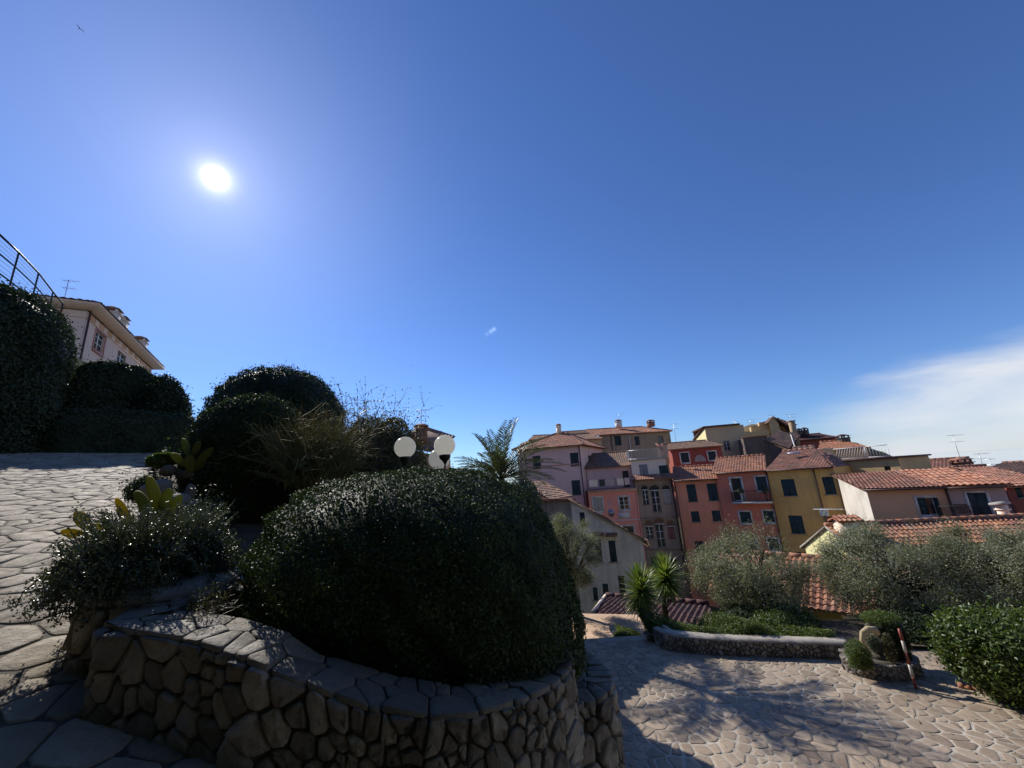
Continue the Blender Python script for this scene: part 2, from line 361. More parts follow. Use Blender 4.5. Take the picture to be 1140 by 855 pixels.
def solo(mb, name, mat, loc, label, cat, group=None, smooth=False):
    d = {'_o': [float(c) for c in loc]}
    class Pp(dict): pass
    V = [v - np.array(loc) for v in mb.v]; mb.v = V
    o = mb.build(name, mat, None, smooth); o.location = d['_o']; o['_o'] = d['_o']
    return tag(o, label, cat, group)

# ------------------------------------------------------------------ voronoi stones
def clip(poly, p, nrm_):
    out = []; n = len(poly)
    dd = [(q[0] - p[0]) * nrm_[0] + (q[1] - p[1]) * nrm_[1] for q in poly]
    for i in range(n):
        a, b = poly[i], poly[(i + 1) % n]; da, db = dd[i], dd[(i + 1) % n]
        if da <= 0: out.append(a)
        if (da < 0 < db) or (db < 0 < da):
            t = da / (da - db); out.append((a[0] + t * (b[0] - a[0]), a[1] + t * (b[1] - a[1])))
    return out
def voronoi(pts, rad, bounds=None):
    pts = np.asarray(pts); cells = []
    g = {}
    for i, p in enumerate(pts): g.setdefault((int(p[0] // rad), int(p[1] // rad)), []).append(i)
    for i, p in enumerate(pts):
        gx, gy = int(p[0] // rad), int(p[1] // rad); nb = []
        for a in range(-1, 2):
            for b in range(-1, 2): nb += g.get((gx + a, gy + b), [])
        poly = [(p[0] - rad * .6, p[1] - rad * .6), (p[0] + rad * .6, p[1] - rad * .6), (p[0] + rad * .6, p[1] + rad * .6), (p[0] - rad * .6, p[1] + rad * .6)]
        for j in sorted(nb, key=lambda k: (pts[k][0] - p[0]) ** 2 + (pts[k][1] - p[1]) ** 2):
            if j == i: continue
            q = pts[j]; m = ((p[0] + q[0]) / 2, (p[1] + q[1]) / 2); d = (q[0] - p[0], q[1] - p[1])
            poly = clip(poly, m, d)
            if len(poly) < 3: break
        if bounds and len(poly) >= 3:
            for bp, bn in bounds:
                poly = clip(poly, bp, bn)
                if len(poly) < 3: break
        cells.append(poly if len(poly) >= 3 else None)
    return cells
def jitter_pts(x0, x1, y0, y1, s, drop=0.25, jit=0.42, extra=0.0, seed=1):
    r = np.random.default_rng(seed); out = []
    nx, ny = int((x1 - x0) / s) + 1, int((y1 - y0) / s) + 1
    for i in range(nx):
        for j in range(ny):
            if r.random() < drop: continue
            x = x0 + (i + 0.5 + (0.5 if j % 2 else 0) * 0.5) * s + r.uniform(-jit, jit) * s; y = y0 + (j + 0.5) * s + r.uniform(-jit, jit) * s
            out.append((x, y))
            if r.random() < extra: out.append((x + r.uniform(.3, .5) * s, y + r.uniform(-.3, .3) * s))
            if extra > .5 and r.random() < .3: out += [(x + r.uniform(-.1, .2) * s, y + r.uniform(.3, .5) * s), (x - r.uniform(.3, .5) * s, y + r.uniform(.1, .4) * s)]
    return np.array(out)
def relax(pts, cells, k):
    return np.array([np.array(p) * (1 - k) + np.mean(np.array(c), 0) * k if c is not None else p for p, c in zip(pts, cells)])
def area(poly):
    return 0.5 * sum(poly[i][0] * poly[(i + 1) % len(poly)][1] - poly[(i + 1) % len(poly)][0] * poly[i][1] for i in range(len(poly)))
def inset(poly, gap, k=1, wob=0.0, r=None, cut=0.14):
    P = np.array(poly); n = len(P)
    # drop very short edges
    keep = [i for i in range(n) if np.linalg.norm(P[i] - P[(i + 1) % n]) > gap * 0.8]; P = P[keep]; n = len(P)
    if n < 3: return None
    if area(P) < 0: P = P[::-1]
    out = []
    for i in range(n):
        a, b, c = P[i - 1], P[i], P[(i + 1) % n]
        e1 = unit(b - a); e2 = unit(c - b); n1 = np.array([-e1[1], e1[0]]); n2 = np.array([-e2[1], e2[0]])
        bis = n1 + n2; d = bis.dot(n1)
        if d < 0.35: d = 0.35
        out.append(b + bis / d * gap)
    Q = np.array(out)
    if area(Q) <= 0.15 * area(P): return None
    for _ in range(k):                      # corner cutting
        R = []
        for i in range(len(Q)):
            a, b = Q[i], Q[(i + 1) % len(Q)]; R += [a * (1 - cut) + b * cut, a * cut + b * (1 - cut)]
        Q = np.array(R)
    if wob and r is not None:
        c = Q.mean(0); Q = c + (Q - c) * (1 + r.normal(0, wob, (len(Q), 1)))
    return Q
def stone_piece(mb, Q, fmap, th, bulge, tone_, r, rough=0.0):
    """Q: 2-D outline; fmap(u,v,h) -> world."""
    c = Q.mean(0); n = len(Q); V = []
    tilt = r.normal(0, bulge * 0.35, 2); rad = max(1e-3, np.abs(Q - c).max())
    def h(p, base): 
        q = (p - c) / rad; return base + tilt.dot(q)
    for sc, hh in ((1.0, -th), (1.0, bulge * 0.35), (0.93, bulge * 0.8), (0.6, bulge * 0.95)):
        for p in Q:
            q = c + (p - c) * sc; hv = -th if hh == -th else h(q, hh) + (r.normal(0, rough) if rough else 0)
            V.append(fmap(q[0], q[1], hv))
    V.append(fmap(c[0], c[1], h(c, bulge)))
    F = []
    for k in range(3):
        for i in range(n):
            j = (i + 1) % n; F.append((k * n + i, k * n + j, (k + 1) * n + j, (k + 1) * n + i))
    for i in range(n): F.append((3 * n + i, 3 * n + (i + 1) % n, 4 * n))
    mb.add(V, F, tone_)

# ------------------------------------------------------------------ foliage
def leaves(mb, C, Nn, L, W, fold=0.25, jit=0.6, tone=None, updir=None):
    n = len(C); r = RNG
    Nn = Nn + r.normal(0, jit, (n, 3)); Nn /= np.linalg.norm(Nn, axis=1)[:, None]
    T = r.normal(0, 1, (n, 3)) if updir is None else updir + r.normal(0, 0.5, (n, 3))
    T -= Nn * (T * Nn).sum(1)[:, None]; T /= np.linalg.norm(T, axis=1)[:, None] + 1e-9
    B = np.cross(Nn, T)
    l = (L * r.uniform(0.65, 1.25, n))[:, None]; w_ = (W * r.uniform(0.7, 1.2, n))[:, None]
    v0 = C - T * l * 0.5; v2 = C + T * l * 0.5; v1 = C + B * w_ * 0.5 + Nn * w_ * fold - T * l * 0.05; v3 = C - B * w_ * 0.5 + Nn * w_ * fold - T * l * 0.05
    V = np.stack([v0, v1, v2, v3], 1).reshape(-1, 3); i = np.arange(n)[:, None] * 4
    F = np.concatenate([i + np.array([[0, 1, 2]]), i + np.array([[0, 2, 3]])], 1).reshape(-1, 3)
    t = r.random(n) if tone is None else tone
    mb.addk(V, F, np.repeat(t, 2)); return mb
def lump(d, amp, seed, f=3.0):
    r = np.random.default_rng(seed); s = 0
    for k in range(6):
        a = r.normal(0, f, 3); s = s + np.sin(d @ a + r.uniform(0, 6.28))
    return 1 + amp * s / 2.4
def sup(d, p):        # superellipsoid radius for unit directions (n,3)
    return 1.0 / (np.abs(d) ** p).sum(1) ** (1.0 / p)
def sph(n): d = RNG.normal(0, 1, (n, 3)); return d / np.linalg.norm(d, axis=1)[:, None]
def blob(mb, c, r, n, L, W, p=2.4, amp=0.05, seed=1, depth=0.05, jit=0.6, zmin=None, core=0.94, shoots=0.0, f=3.0, fine=0.02, yaw=0.0):
    c = np.asarray(c, float); r = np.asarray(r, float); d = sph(n)
    cy, sy = cos(yaw), sin(yaw); Rz = np.array([[cy, -sy, 0], [sy, cy, 0], [0, 0, 1]])
    rad = sup(d, p) * lump(d, amp, seed, f) * lump(d, fine, seed + 5, 14.0)
    S = d * rad[:, None] * r
    nn = (np.sign(S) * np.abs(S / r) ** (p - 1)) / r; nn /= np.linalg.norm(nn, axis=1)[:, None]
    dep = -np.abs(RNG.exponential(depth, n)) + RNG.exponential(shoots, n) * (RNG.random(n) < 0.3) if shoots else -np.abs(RNG.exponential(depth, n))
    C = (S + nn * dep[:, None]) @ Rz.T + c; nn = nn @ Rz.T
    k = np.ones(n, bool) if zmin is None else C[:, 2] > zmin
    leaves(mb, C[k], nn[k], L, W, jit=jit)
    # leafy solid core
    nu, nv = 48, 28; V = []; 
    th = np.linspace(0.01, pi - 0.01, nv); ph = np.arange(nu) * 2 * pi / nu
    D = np.array([[sin(t) * cos(q), sin(t) * sin(q), cos(t)] for t in th for q in ph])
    R_ = sup(D, p) * lump(D, amp, seed, f) * core; V = (D * R_[:, None] * r) @ Rz.T + c + RNG.normal(0, 0.012, (len(D), 3))
    if zmin is not None: V[:, 2] = np.maximum(V[:, 2], zmin)
    i, j = np.meshgrid(np.arange(nv - 1), np.arange(nu), indexing='ij'); i = i.ravel(); j = j.ravel(); k2 = (j + 1) % nu
    F = np.stack([i * nu + j, (i + 1) * nu + j, (i + 1) * nu + k2, i * nu + k2], 1)
    mb.addk(V, F, RNG.random(len(F)) * 0.4); return mb
def path_curve(p0, d0, L, n, droop=0.0, wob=0.15, g=None):
    g = np.array([0, 0, -1.0]) if g is None else g
    pts = [np.array(p0, float)]; d = unit(d0); s = L / n
    for _ in range(n):
        d = unit(d + g * droop / n + RNG.normal(0, wob / math.sqrt(n), 3)); pts.append(pts[-1] + d * s)
    return np.array(pts)

def tree(name, base, label, cat, group, trunk_h, trunk_r, crown_c, crown_r, nclump, nleaf, L, W, leafmat, lean=(0, 0), clump_r=0.35, ntr=1, seed=0, fill=0.55, jit=1.0):
    global RNG
    RNG = np.random.default_rng(100 + seed)
    t = thing(name, base, label, cat, group); base = np.array(base, float); cc = np.array(crown_c, float); cr = np.array(crown_r, float)
    br = MB(); lf = MB()
    tops = []
    for k in range(ntr):
        a = RNG.uniform(0, 6.28); top = base + np.array([lean[0] + cos(a) * 0.25 * (ntr > 1), lean[1] + sin(a) * 0.25 * (ntr > 1), trunk_h])
        mid = (base + top) / 2 + RNG.normal(0, 0.06, 3); br.tube([base - (0, 0, 0.2), base + (0, 0, 0.05), mid, top], [trunk_r * 1.5, trunk_r * 1.1, trunk_r * 0.85, trunk_r * 0.7], 9); tops.append(top)
    d = sph(nclump); rr = RNG.uniform(fill, 1.0, nclump) ** 0.7
    CC = cc + d * rr[:, None] * cr * lump(d, 0.12, seed, 2.5)[:, None]
    for q in CC:
        top = tops[RNG.integers(len(tops))]; m = top * 0.45 + q * 0.55 + RNG.normal(0, 0.08, 3) + (0, 0, 0.05)
        br.tube([top - (0, 0, 0.05), (top + m) / 2 + RNG.normal(0, 0.04, 3), m, q], [trunk_r * 0.42, trunk_r * 0.28, trunk_r * 0.18, 0.006], 5, cap=False)
    per = nleaf // nclump
    for q in CC:
        cl = clump_r * RNG.uniform(0.7, 1.3)
        # twigs inside each clump, leaves along them
        nt_ = 7; dirs = sph(nt_) + unit(q - cc) * 0.7 + np.array([0, 0, 0.25])
        for dd in dirs:
            pp = path_curve(q, dd, cl * RNG.uniform(0.8, 1.5), 4, 0.3, 0.3); br.tube(pp, np.linspace(0.008, 0.003, 5), 3, cap=False)
            m = per // nt_; s = RNG.random(m) ** 0.8 * 3.999; i = s.astype(int); fr = (s - i)[:, None]
            C = pp[i] * (1 - fr) + pp[i + 1] * fr + RNG.normal(0, cl * 0.30, (m, 3))
            leaves(lf, C, np.tile(unit(q - cc) * 0.5 + np.array([0, 0, .3]), (m, 1)), L, W, jit=jit, updir=np.tile(unit(dd), (m, 1)))
    br.build('trunk', 'bark', t); lf.build('crown', leafmat, t); return t

# ------------------------------------------------------------------ building kit
class Fac:
    """a vertical facade plane between two plan points, outward normal towards the eye"""
    def __init__(s, A, B):
        s.A = np.array(A[:2], float); s.B = np.array(B[:2], float); s.u = unit(s.B - s.A); s.L = np.linalg.norm(s.B - s.A)
        n = np.array([s.u[1], -s.u[0]]); 
        if n.dot(-(s.A + s.B)) < 0: n = -n
        s.n = n
    def hit(s, px, py):
        d = ray(px, py); t = s.A.dot(s.n) / (d[:2].dot(s.n)); p = d * t; return (p[:2] - s.A).dot(s.u), p[2]
    def at(s, u, z, out=0.0):
        q = s.A + s.u * u + s.n * out; return np.array([q[0], q[1], z])
    def rect(s, x0, y0, x1, y1):
        cx, cy = (x0 + x1) / 2, (y0 + y1) / 2
        ua, _ = s.hit(x0, cy); ub, _ = s.hit(x1, cy); _, zt = s.hit(cx, y0); _, zb = s.hit(cx, y1)
        return min(ua, ub), zb, max(ua, ub), zt
def wall_mesh(mb, fac, u0, u1, zb, zt0, zt1, holes=(), rev=0.16, th=0.0):
    us = sorted(set([u0, u1] + [h[0] for h in holes] + [h[2] for h in holes])); us = [u for u in us if u0 - 1e-6 <= u <= u1 + 1e-6]
    top = lambda u: zt0 + (zt1 - zt0) * (u - u0) / (u1 - u0)
    V = []; F = []
    def quad(a, b, c, d): k = len(V); V.extend([a, b, c, d]); F.append((k, k + 1, k + 2, k + 3))
    for a, b in zip(us[:-1], us[1:]):
        if b - a < 1e-5: continue
        hs = sorted([(h[1], h[3]) for h in holes if h[0] <= a + 1e-6 and h[2] >= b - 1e-6]); z = zb
        for h0, h1 in hs:
            if h0 > z: quad(fac.at(a, z), fac.at(b, z), fac.at(b, h0), fac.at(a, h0))
            z = max(z, h1)
        quad(fac.at(a, z), fac.at(b, z), fac.at(b, top(b)), fac.at(a, top(a)))
    for h in holes:
        a, z0, b, z1 = h[:4]
        quad(fac.at(a, z0), fac.at(b, z0), fac.at(b, z0, -rev), fac.at(a, z0, -rev)); quad(fac.at(a, z1), fac.at(b, z1), fac.at(b, z1, -rev), fac.at(a, z1, -rev))
        quad(fac.at(a, z0), fac.at(a, z1), fac.at(a, z1, -rev), fac.at(a, z0, -rev)); quad(fac.at(b, z0), fac.at(b, z1), fac.at(b, z1, -rev), fac.at(b, z0, -rev))
    mb.add(V, F)
def fbox(mb, fac, u0, z0, u1, z1, o0, o1, tone=0.5):
    V = [fac.at(u, z, o) for z in (z0, z1) for u, o in ((u0, o0), (u1, o0), (u1, o1), (u0, o1))]
    mb.add(V, [(0, 3, 2, 1), (4, 5, 6, 7), (0, 1, 5, 4), (1, 2, 6, 5), (2, 3, 7, 6), (3, 0, 4, 7)], tone)
def frame_ring(mb, fac, h, wd, o0, o1):
    a, z0, b, z1 = h
    fbox(mb, fac, a - wd, z0 - wd, a, z1 + wd, o0, o1); fbox(mb, fac, b, z0 - wd, b + wd, z1 + wd, o0, o1)
    fbox(mb, fac, a, z1, b, z1 + wd, o0, o1); fbox(mb, fac, a, z0 - wd, b, z0, o0, o1)
def shutter_leaf(mb, fac, a, b, z0, z1, o):
    wd = 0.06; fbox(mb, fac, a, z0, a + wd, z1, o, o + 0.04); fbox(mb, fac, b - wd, z0, b, z1, o, o + 0.04)
    for zz in (z0, (z0 + z1) / 2 - wd / 2, z1 - wd): fbox(mb, fac, a + wd, zz, b - wd, zz + wd, o + 0.002, o + 0.038)
    n = max(6, int((z1 - z0) / 0.075)); dz = (z1 - z0) / n
    for i in range(n):
        z = z0 + i * dz
        V = [fac.at(a + wd, z, o + 0.034), fac.at(b - wd, z, o + 0.034), fac.at(b - wd, z + dz * 1.05, o + 0.008), fac.at(a + wd, z + dz * 1.05, o + 0.008)]
        mb.add(V, [(0, 1, 2, 3)])
def window(root, fac, h, kind='S', surround=None, shut='shutter', sill=True, wlabel=None):
    """kind S closed shutters, G glazed with mullions, D dark open pane, O one leaf swung open"""
    a, z0, b, z1 = h; m = MB()
    if surround:
        frame_ring(m, fac, h, 0.13, 0.0015, 0.03); fm = surround
    else:
        fm = 'wood'
    for (p, q, r_, s_) in ((a, z0, a + 0.05, z1), (b - 0.05, z0, b, z1), (a + 0.05, z1 - 0.05, b - 0.05, z1), (a + 0.05, z0, b - 0.05, z0 + 0.05)): fbox(m, fac, p, q, r_, s_, -0.12, -0.05)
    w_ = m.build('window', fm, root)
    if wlabel: w_['label'] = wlabel
    c = (a + b) / 2
    pm = MB(); pm.add([fac.at(a, z0, -0.13), fac.at(b, z0, -0.13), fac.at(b, z1, -0.13), fac.at(a, z1, -0.13)], [(0, 1, 2, 3)]); pm.build('pane', 'glass', w_)
    if kind == 'S':
        for p, q in ((a + 0.004, c - 0.004), (c + 0.004, b - 0.004)):
            s = MB(); shutter_leaf(s, fac, p, q, z0 + 0.004, z1 - 0.004, -0.035); s.build('shutter', shut, w_)
    elif kind == 'G':
        s = MB(); fbox(s, fac, c - 0.035, z0, c + 0.035, z1, -0.12, -0.07)
        for zz in (z0 + (z1 - z0) * 0.36, z0 + (z1 - z0) * 0.68): fbox(s, fac, a, zz, b, zz + 0.04, -0.119, -0.072)
        frame_ring(s, fac, (a + 0.06, z0 + 0.06, b - 0.06, z1 - 0.06), 0.06, -0.118, -0.074); s.build('sash', 'white', w_)
    elif kind == 'O':
        s = MB(); shutter_leaf(s, fac, a + 0.004, c - 0.004, z0 + 0.004, z1 - 0.004, -0.035); s.build('shutter', shut, w_)
        f2 = Fac(fac.at(b, 0)[:2], fac.at(b, 0, 1.0)[:2]); f2.A = fac.at(b, 0, 0.02)[:2]; f2.u = unit(fac.n + fac.u * 0.35); f2.n = -fac.u
        s = MB(); shutter_leaf(s, f2, 0.0, c - a, z0, z1, -0.02); s.build('shutter', shut, w_)
    if sill and kind != 'N':
        s = MB(); fbox(s, fac, a - 0.1, z0 - 0.19 if surround else z0 - 0.06, b + 0.1, z0 - 0.132 if surround else z0 - 0.003, -0.0, 0.09); s.build('sill', surround or 'cement', w_)
    return w_
def tile_roof(root, poly, eave_dir, mat, cw=0.24, rl=0.36, amp=0.045, name='roof', th=0.08, wave=4, lab=None):
    """poly: planar outline (world). corrugated tile courses as geometry, on a boarded slab."""
    P = np.array(poly, float); e = unit(eave_dir); nn = np.zeros(3)
    for i in range(len(P)): nn += np.cross(P[i] - P[0], P[(i + 1) % len(P)] - P[0])
    nn = unit(nn); 
    if nn[2] < 0: nn = -nn
    e = unit(e - nn * e.dot(nn)); s = np.cross(nn, e)
    if s[2] < 0: s = -s
    O = P[0]; Q = np.stack([(P - O) @ e, (P - O) @ s], 1)
    u0, u1 = Q[:, 0].min(), Q[:, 0].max(); v0, v1 = Q[:, 1].min(), Q[:, 1].max()
    nc = max(1, int(round((u1 - u0) / cw))); nr = max(1, int(round((v1 - v0) / rl)))
    if nc * nr > 16000: k = math.sqrt(nc * nr / 16000); nc = int(nc / k); nr = int(nr / k)
    us = np.linspace(u0, u1, nc * wave + 1); ph = (np.arange(nc * wave + 1) % wave) / wave * 2 * pi
    hh = amp * (0.5 - 0.5 * np.cos(ph)); vs = np.linspace(v0, v1, nr + 1); mb = MB()
    inside = lambda x, y: sum(((Q[i][1] > y) != (Q[i - 1][1] > y)) and (x < (Q[i - 1][0] - Q[i][0]) * (y - Q[i][1]) / (Q[i - 1][1] - Q[i][1]) + Q[i][0]) for i in range(len(Q))) % 2 == 1
    rg = np.random.default_rng(int(abs(P[0][0] * 97 + P[0][2] * 31)) % 9999)
    V = []; F = []; T = []
    sag = lambda u, v: 0.02 * math.sin(u * 1.1 + 1) * math.sin(v * 1.7)
    for j in range(nr):
        va, vb = vs[j], vs[j + 1]; cols = []
        ct = rg.random(nc)
        rj = rg.normal(0, 0.006, nc)
        for i in range(nc * wave):
            if inside((us[i] + us[i + 1]) / 2, (va + vb) / 2): cols.append(i)
        for i in cols:
            k = len(V); c = i // wave
            for (u, v, h) in ((us[i], va - 0.03, hh[i] + 0.045), (us[i + 1], va - 0.03, hh[i + 1] + 0.045), (us[i + 1], vb, hh[i + 1] + 0.012), (us[i], vb, hh[i] + 0.012)):
                V.append(O + e * u + s * v + nn * (h + rj[c] + sag(u, v)))
            F.append((k, k + 1, k + 2, k + 3)); T.append(ct[c])
            V += [V[k] - nn * 0.04, V[k + 1] - nn * 0.04]; F.append((k, k + 1, k + 5, k + 4)); T.append(ct[c])
    if V: mb.add(V, F, T)
    n = len(P); mb.add(list(P - nn * 0.005) + list(P - nn * th), [tuple(range(n)), tuple(range(2 * n - 1, n - 1, -1))] + [(i, (i + 1) % n, n + (i + 1) % n, n + i) for i in range(n)], 0.3)
    o = mb.build(name, mat, root)
    if lab: o['label'] = lab
    return o
def ridge_caps(parent, a, b, mat='tile', r=0.11):
    a, b = np.array(a), np.array(b); L = np.linalg.norm(b - a); n = max(1, int(L / 0.4)); m = MB()
    for i in range(n):
        p, q = a + (b - a) * i / n, a + (b - a) * (i + 1.06) / n; m.tube([p, q], [r, r * 0.82], 7, RNG.random())
    return m.build('ridge_cap', mat, parent)
class Plane:
    def __init__(s, p, n): s.p = np.array(p, float); s.n = unit(n)
    def hit(s, px, py): d = ray(px, py); return d * (s.p.dot(s.n) / d.dot(s.n))
def slope_from(fac, z, pitch, over=0.35):
    """roof plane rising away from the facade; passes through the eave line"""
    p = fac.at(0, z, over); up = np.array([-fac.n[0] * cos(radians(pitch)), -fac.n[1] * cos(radians(pitch)), sin(radians(pitch))])
    return Plane(p, np.cross(np.array([fac.u[0], fac.u[1], 0]), up)), up
def pipe(root, pts, r=0.05, name='downpipe', mat='pipe'):
    m = MB(); m.tube(pts, r, 6); return m.build(name, mat, root)
def chimney(root, p, w=0.6, h=1.0, mat='brick', cap='tile', body='chimney', rot=0.3):
    m = MB(); p = np.array(p, float); ax = np.array([cos(rot), sin(rot), 0]); ay = np.array([-sin(rot), cos(rot), 0]); z = np.array([0, 0, 1.0])
    m.obox(p + z * h / 2, ax * w / 2, ay * w / 2, z * h / 2); m.obox(p + z * (h + 0.03), ax * w * .6, ay * w * .6, z * 0.03)
    for i, j in ((-1, -1), (1, -1), (1, 1), (-1, 1)): m.obox(p + ax * i * w * .4 + ay * j * w * .4 + z * (h + 0.16), ax * .06, ay * .06, z * .10)
    o = m.build(body, mat, root)
    c = MB(); k = len([1]); t = p + z * (h + 0.26)
    V = [t - ax * w * .65 - ay * w * .65, t + ax * w * .65 - ay * w * .65, t + ax * w * .65 + ay * w * .65, t - ax * w * .65 + ay * w * .65, t + z * .22 - ax * w * .3, t + z * .22 + ax * w * .3]
    c.add(V, [(0, 3, 2, 1), (0, 1, 5, 4), (2, 3, 4, 5), (1, 2, 5), (3, 0, 4)], 0.6); c.build('chimney_cap', cap, o); return o
def antenna(root, p, h=2.0, w=1.0, rot=0.0, n=6):
    m = MB(); p = np.array(p, float); m.tube([p, p + (0, 0, h)], 0.022, 4); d = np.array([cos(rot), sin(rot), 0]); e = np.array([-sin(rot), cos(rot), 0])
    for zz, ww in ((h * .97, w), (h * .72, w * .8)):
        c = p + (0, 0, zz); m.tube([c - d * ww * .35, c + d * ww * .65], 0.014, 4)
        for i in range(n): q = c + d * ww * (-.3 + .9 * i / (n - 1)); l = 0.28 - 0.02 * i; m.tube([q - e * l, q + e * l], 0.007, 3)
    return m.build('antenna', 'alu', root)
def body(root, mat, fac, zb, zt0, zt1, holes, depth, u0=0.0, u1=None, name='wall', right=True, left=True, back=True, ztb=None):
    """front wall with openings plus plain side and back walls"""
    u1 = fac.L if u1 is None else u1; m = MB(); wall_mesh(m, fac, u0, u1, zb, zt0, zt1, holes)
    tb0, tb1 = (zt0, zt1) if ztb is None else ztb
    A, B, Cc, D = fac.at(u0, 0), fac.at(u1, 0), fac.at(u1, 0, -depth), fac.at(u0, 0, -depth)
    def q(p, r_, t0, t1): m.add([(p[0], p[1], zb), (r_[0], r_[1], zb), (r_[0], r_[1], t1), (p[0], p[1], t0)], [(0, 1, 2, 3)])
    if right: q(B, Cc, zt1, tb1)
    if left: q(A, D, zt0, tb0)
    if back: q(Cc, D, tb1, tb0)
    m.add([(A[0], A[1], zt0 - .02), (B[0], B[1], zt1 - .02), (Cc[0], Cc[1], tb1 - .02), (D[0], D[1], tb0 - .02)], [(0, 1, 2, 3)])
    return m.build(name, mat, root)
def rail(root, pts, h=1.0, mat='iron', step=0.12, r=0.012, name='railing', rails=(0.05, 1.0)):
    m = MB(); pts = [np.array(p, float) for p in pts]
    for a, b in zip(pts[:-1], pts[1:]):
        L = np.linalg.norm(b - a); n = max(1, int(L / step))
        for i in range(n + 1): p = a + (b - a) * i / n; m.tube([p, p + (0, 0, h)], r, 4, cap=False)
        for k in rails: m.tube([a + (0, 0, h * k), b + (0, 0, h * k)], r * 1.8, 4)
    return m.build(name, mat, root)
def xy(px, py, y): p = PY(px, py, y); return p[:2]
Z1 = -13.0
TG = 'old houses of the hill town'

# ================================================================== GROUND
def Lz(x, y): return np.minimum(-1.72 + 0.205 * (-.77 * x + .64 * y), 1.38)
def Dz(x, y): return -3.55 - 0.045 * (y - 4)
def sstep(a, b, x): t = np.clip((x - a) / (b - a), 0, 1); return t * t * (3 - 2 * t)
def PAVE(x, y): w_ = sstep(-0.9, 1.1, x + 0.10 * (y - 2)); return Lz(x, y) * (1 - w_) + Dz(x, y) * w_
def FAR(x, y):
    H = np.minimum(Lz(x, y), 1.2) - 0.35
    V = np.where(y < 10.4, -4.25, -4.25 - 4.5 * sstep(10.4, 13.5, y) - 4.2 * sstep(14, 28, y)) + 10.0 * sstep(48, 95, y) + 3.0 * sstep(95, 200, y)
    w_ = sstep(-7, 1.5, x + np.clip(y - 10, 0, 40) * 0.3); n_ = 0.12 * np.sin(x * .7) * np.sin(y * .6 + 1)
    g = H * (1 - w_) + V * w_ + n_ * (y > 11)
    d = np.hypot(x, y); k = sstep(110, 420, d); return g * (1 - k) + (-135) * k
g = np.concatenate([np.linspace(0, 30, 41), np.geomspace(32, 3500, 26)]); gx = np.concatenate([-g[:0:-1], g]); 
X_, Y_ = np.meshgrid(gx, gx, indexing='ij'); Zg = FAR(X_, Y_); n_ = len(gx)
mb = MB(); i, j = np.meshgrid(np.arange(n_ - 1), np.arange(n_ - 1), indexing='ij'); i = i.ravel(); j = j.ravel()
inner = (gx[i] > -14) & (gx[i + 1] < 9) & (gx[j] > -4) & (gx[j + 1] < 10)
Zg = np.where((X_ > -15) & (X_ < 11) & (Y_ > -5) & (Y_ < 10.5), np.minimum(Zg, PAVE(X_, Y_) - 0.5), Zg)
mb.addk(np.stack([X_.ravel(), Y_.ravel(), Zg.ravel()], 1), np.stack([i * n_ + j, (i + 1) * n_ + j, (i + 1) * n_ + j + 1, i * n_ + j + 1], 1), np.full(len(i), .5))
tag(mb.build('ground', 'slope', None, True), kind='structure')
_m, _nt, _b = new_mat('sea_water'); _b.inputs['Base Color'].default_value = (0.30, 0.38, 0.46, 1); _b.inputs['Roughness'].default_value = 0.04; MT['sea'] = _m
mb = MB(); mb.add([(-30000, -30000, -120), (30000, -30000, -120), (30000, 30000, -120), (-30000, 30000, -120)], [(0, 1, 2, 3)]); tag(mb.build('sea', 'sea', None), kind='structure')

def sheet(fn, x0, x1, y0, y1, s, keep, off=0.0):
    xs = np.arange(x0, x1 + s, s); ys = np.arange(y0, y1 + s, s); X, Y = np.meshgrid(xs, ys, indexing='ij'); m = len(ys)
    i, j = np.meshgrid(np.arange(len(xs) - 1), np.arange(m - 1), indexing='ij'); i = i.ravel(); j = j.ravel()
    k = keep(xs[i] + s / 2, ys[j] + s / 2); i, j = i[k], j[k]; mb = MB()
    mb.addk(np.stack([X.ravel(), Y.ravel(), (fn(X, Y) + off).ravel()], 1), np.stack([i * m + j, (i + 1) * m + j, (i + 1) * m + j + 1, i * m + j + 1], 1), np.full(len(i), .5)); return mb
SPLIT = lambda x, y: x + 0.10 * (y - 2) < -0.1          # path | drive
# right edge of the upper path: from the pillar up to the hedge
E0, E1 = np.array([-2.5, 2.75]), np.array([-9.7, 10.1])
def left_of_edge(x, y): return (E1[0] - E0[0]) * (y - E0[1]) - (E1[1] - E0[1]) * (x - E0[0]) > 0
def on_path(x, y): return SPLIT(x, y) & ((y < 2.95) | ~left_of_edge(x, y) | (x < -9.7)) & (y < 12.5)
def on_drive(x, y): return ~SPLIT(x, y) & (y < 10.6)
test = left_of_edge(0.0, 8.0)
if not test:
    _old = left_of_edge; left_of_edge = lambda x, y: ~_old(x, y)
tag(sheet(PAVE, -17, 0.4, -4, 12.5, 0.25, on_path).build('path', 'pathjoint', None, True), kind='structure')
tag(sheet(PAVE, -1.8, 16, -4, 10.6, 0.25, on_drive).build('driveway', 'drivemortar', None, True), kind='structure')
def paving(name, pts, rad, keep, gap, mat, hgt, wob, seed, cut=1):
    cells = voronoi(pts, rad); pts = relax(pts, cells, .5); cells = voronoi(pts, rad); r = np.random.default_rng(seed); mb = MB()
    for p, c in zip(pts, cells):
        if c is None or not keep(np.array(p[0]), np.array(p[1])): continue
        Q = inset(c, gap * r.uniform(0.7, 1.5), cut, wob, r)
        if Q is None: continue
        ti = r.normal(0, 0.006, 2)
        stone_piece(mb, Q, lambda u, v, h: (u, v, PAVE(u, v) + h), 0.02, hgt * r.uniform(0.7, 1.3), r.random(), r, 0.0008)
    return tag(mb.build(name, mat, None), kind='structure')
ppts = jitter_pts(-17, 0, -3.5, 12.4, 0.30, 0.24, 0.49, 0.45, 5)
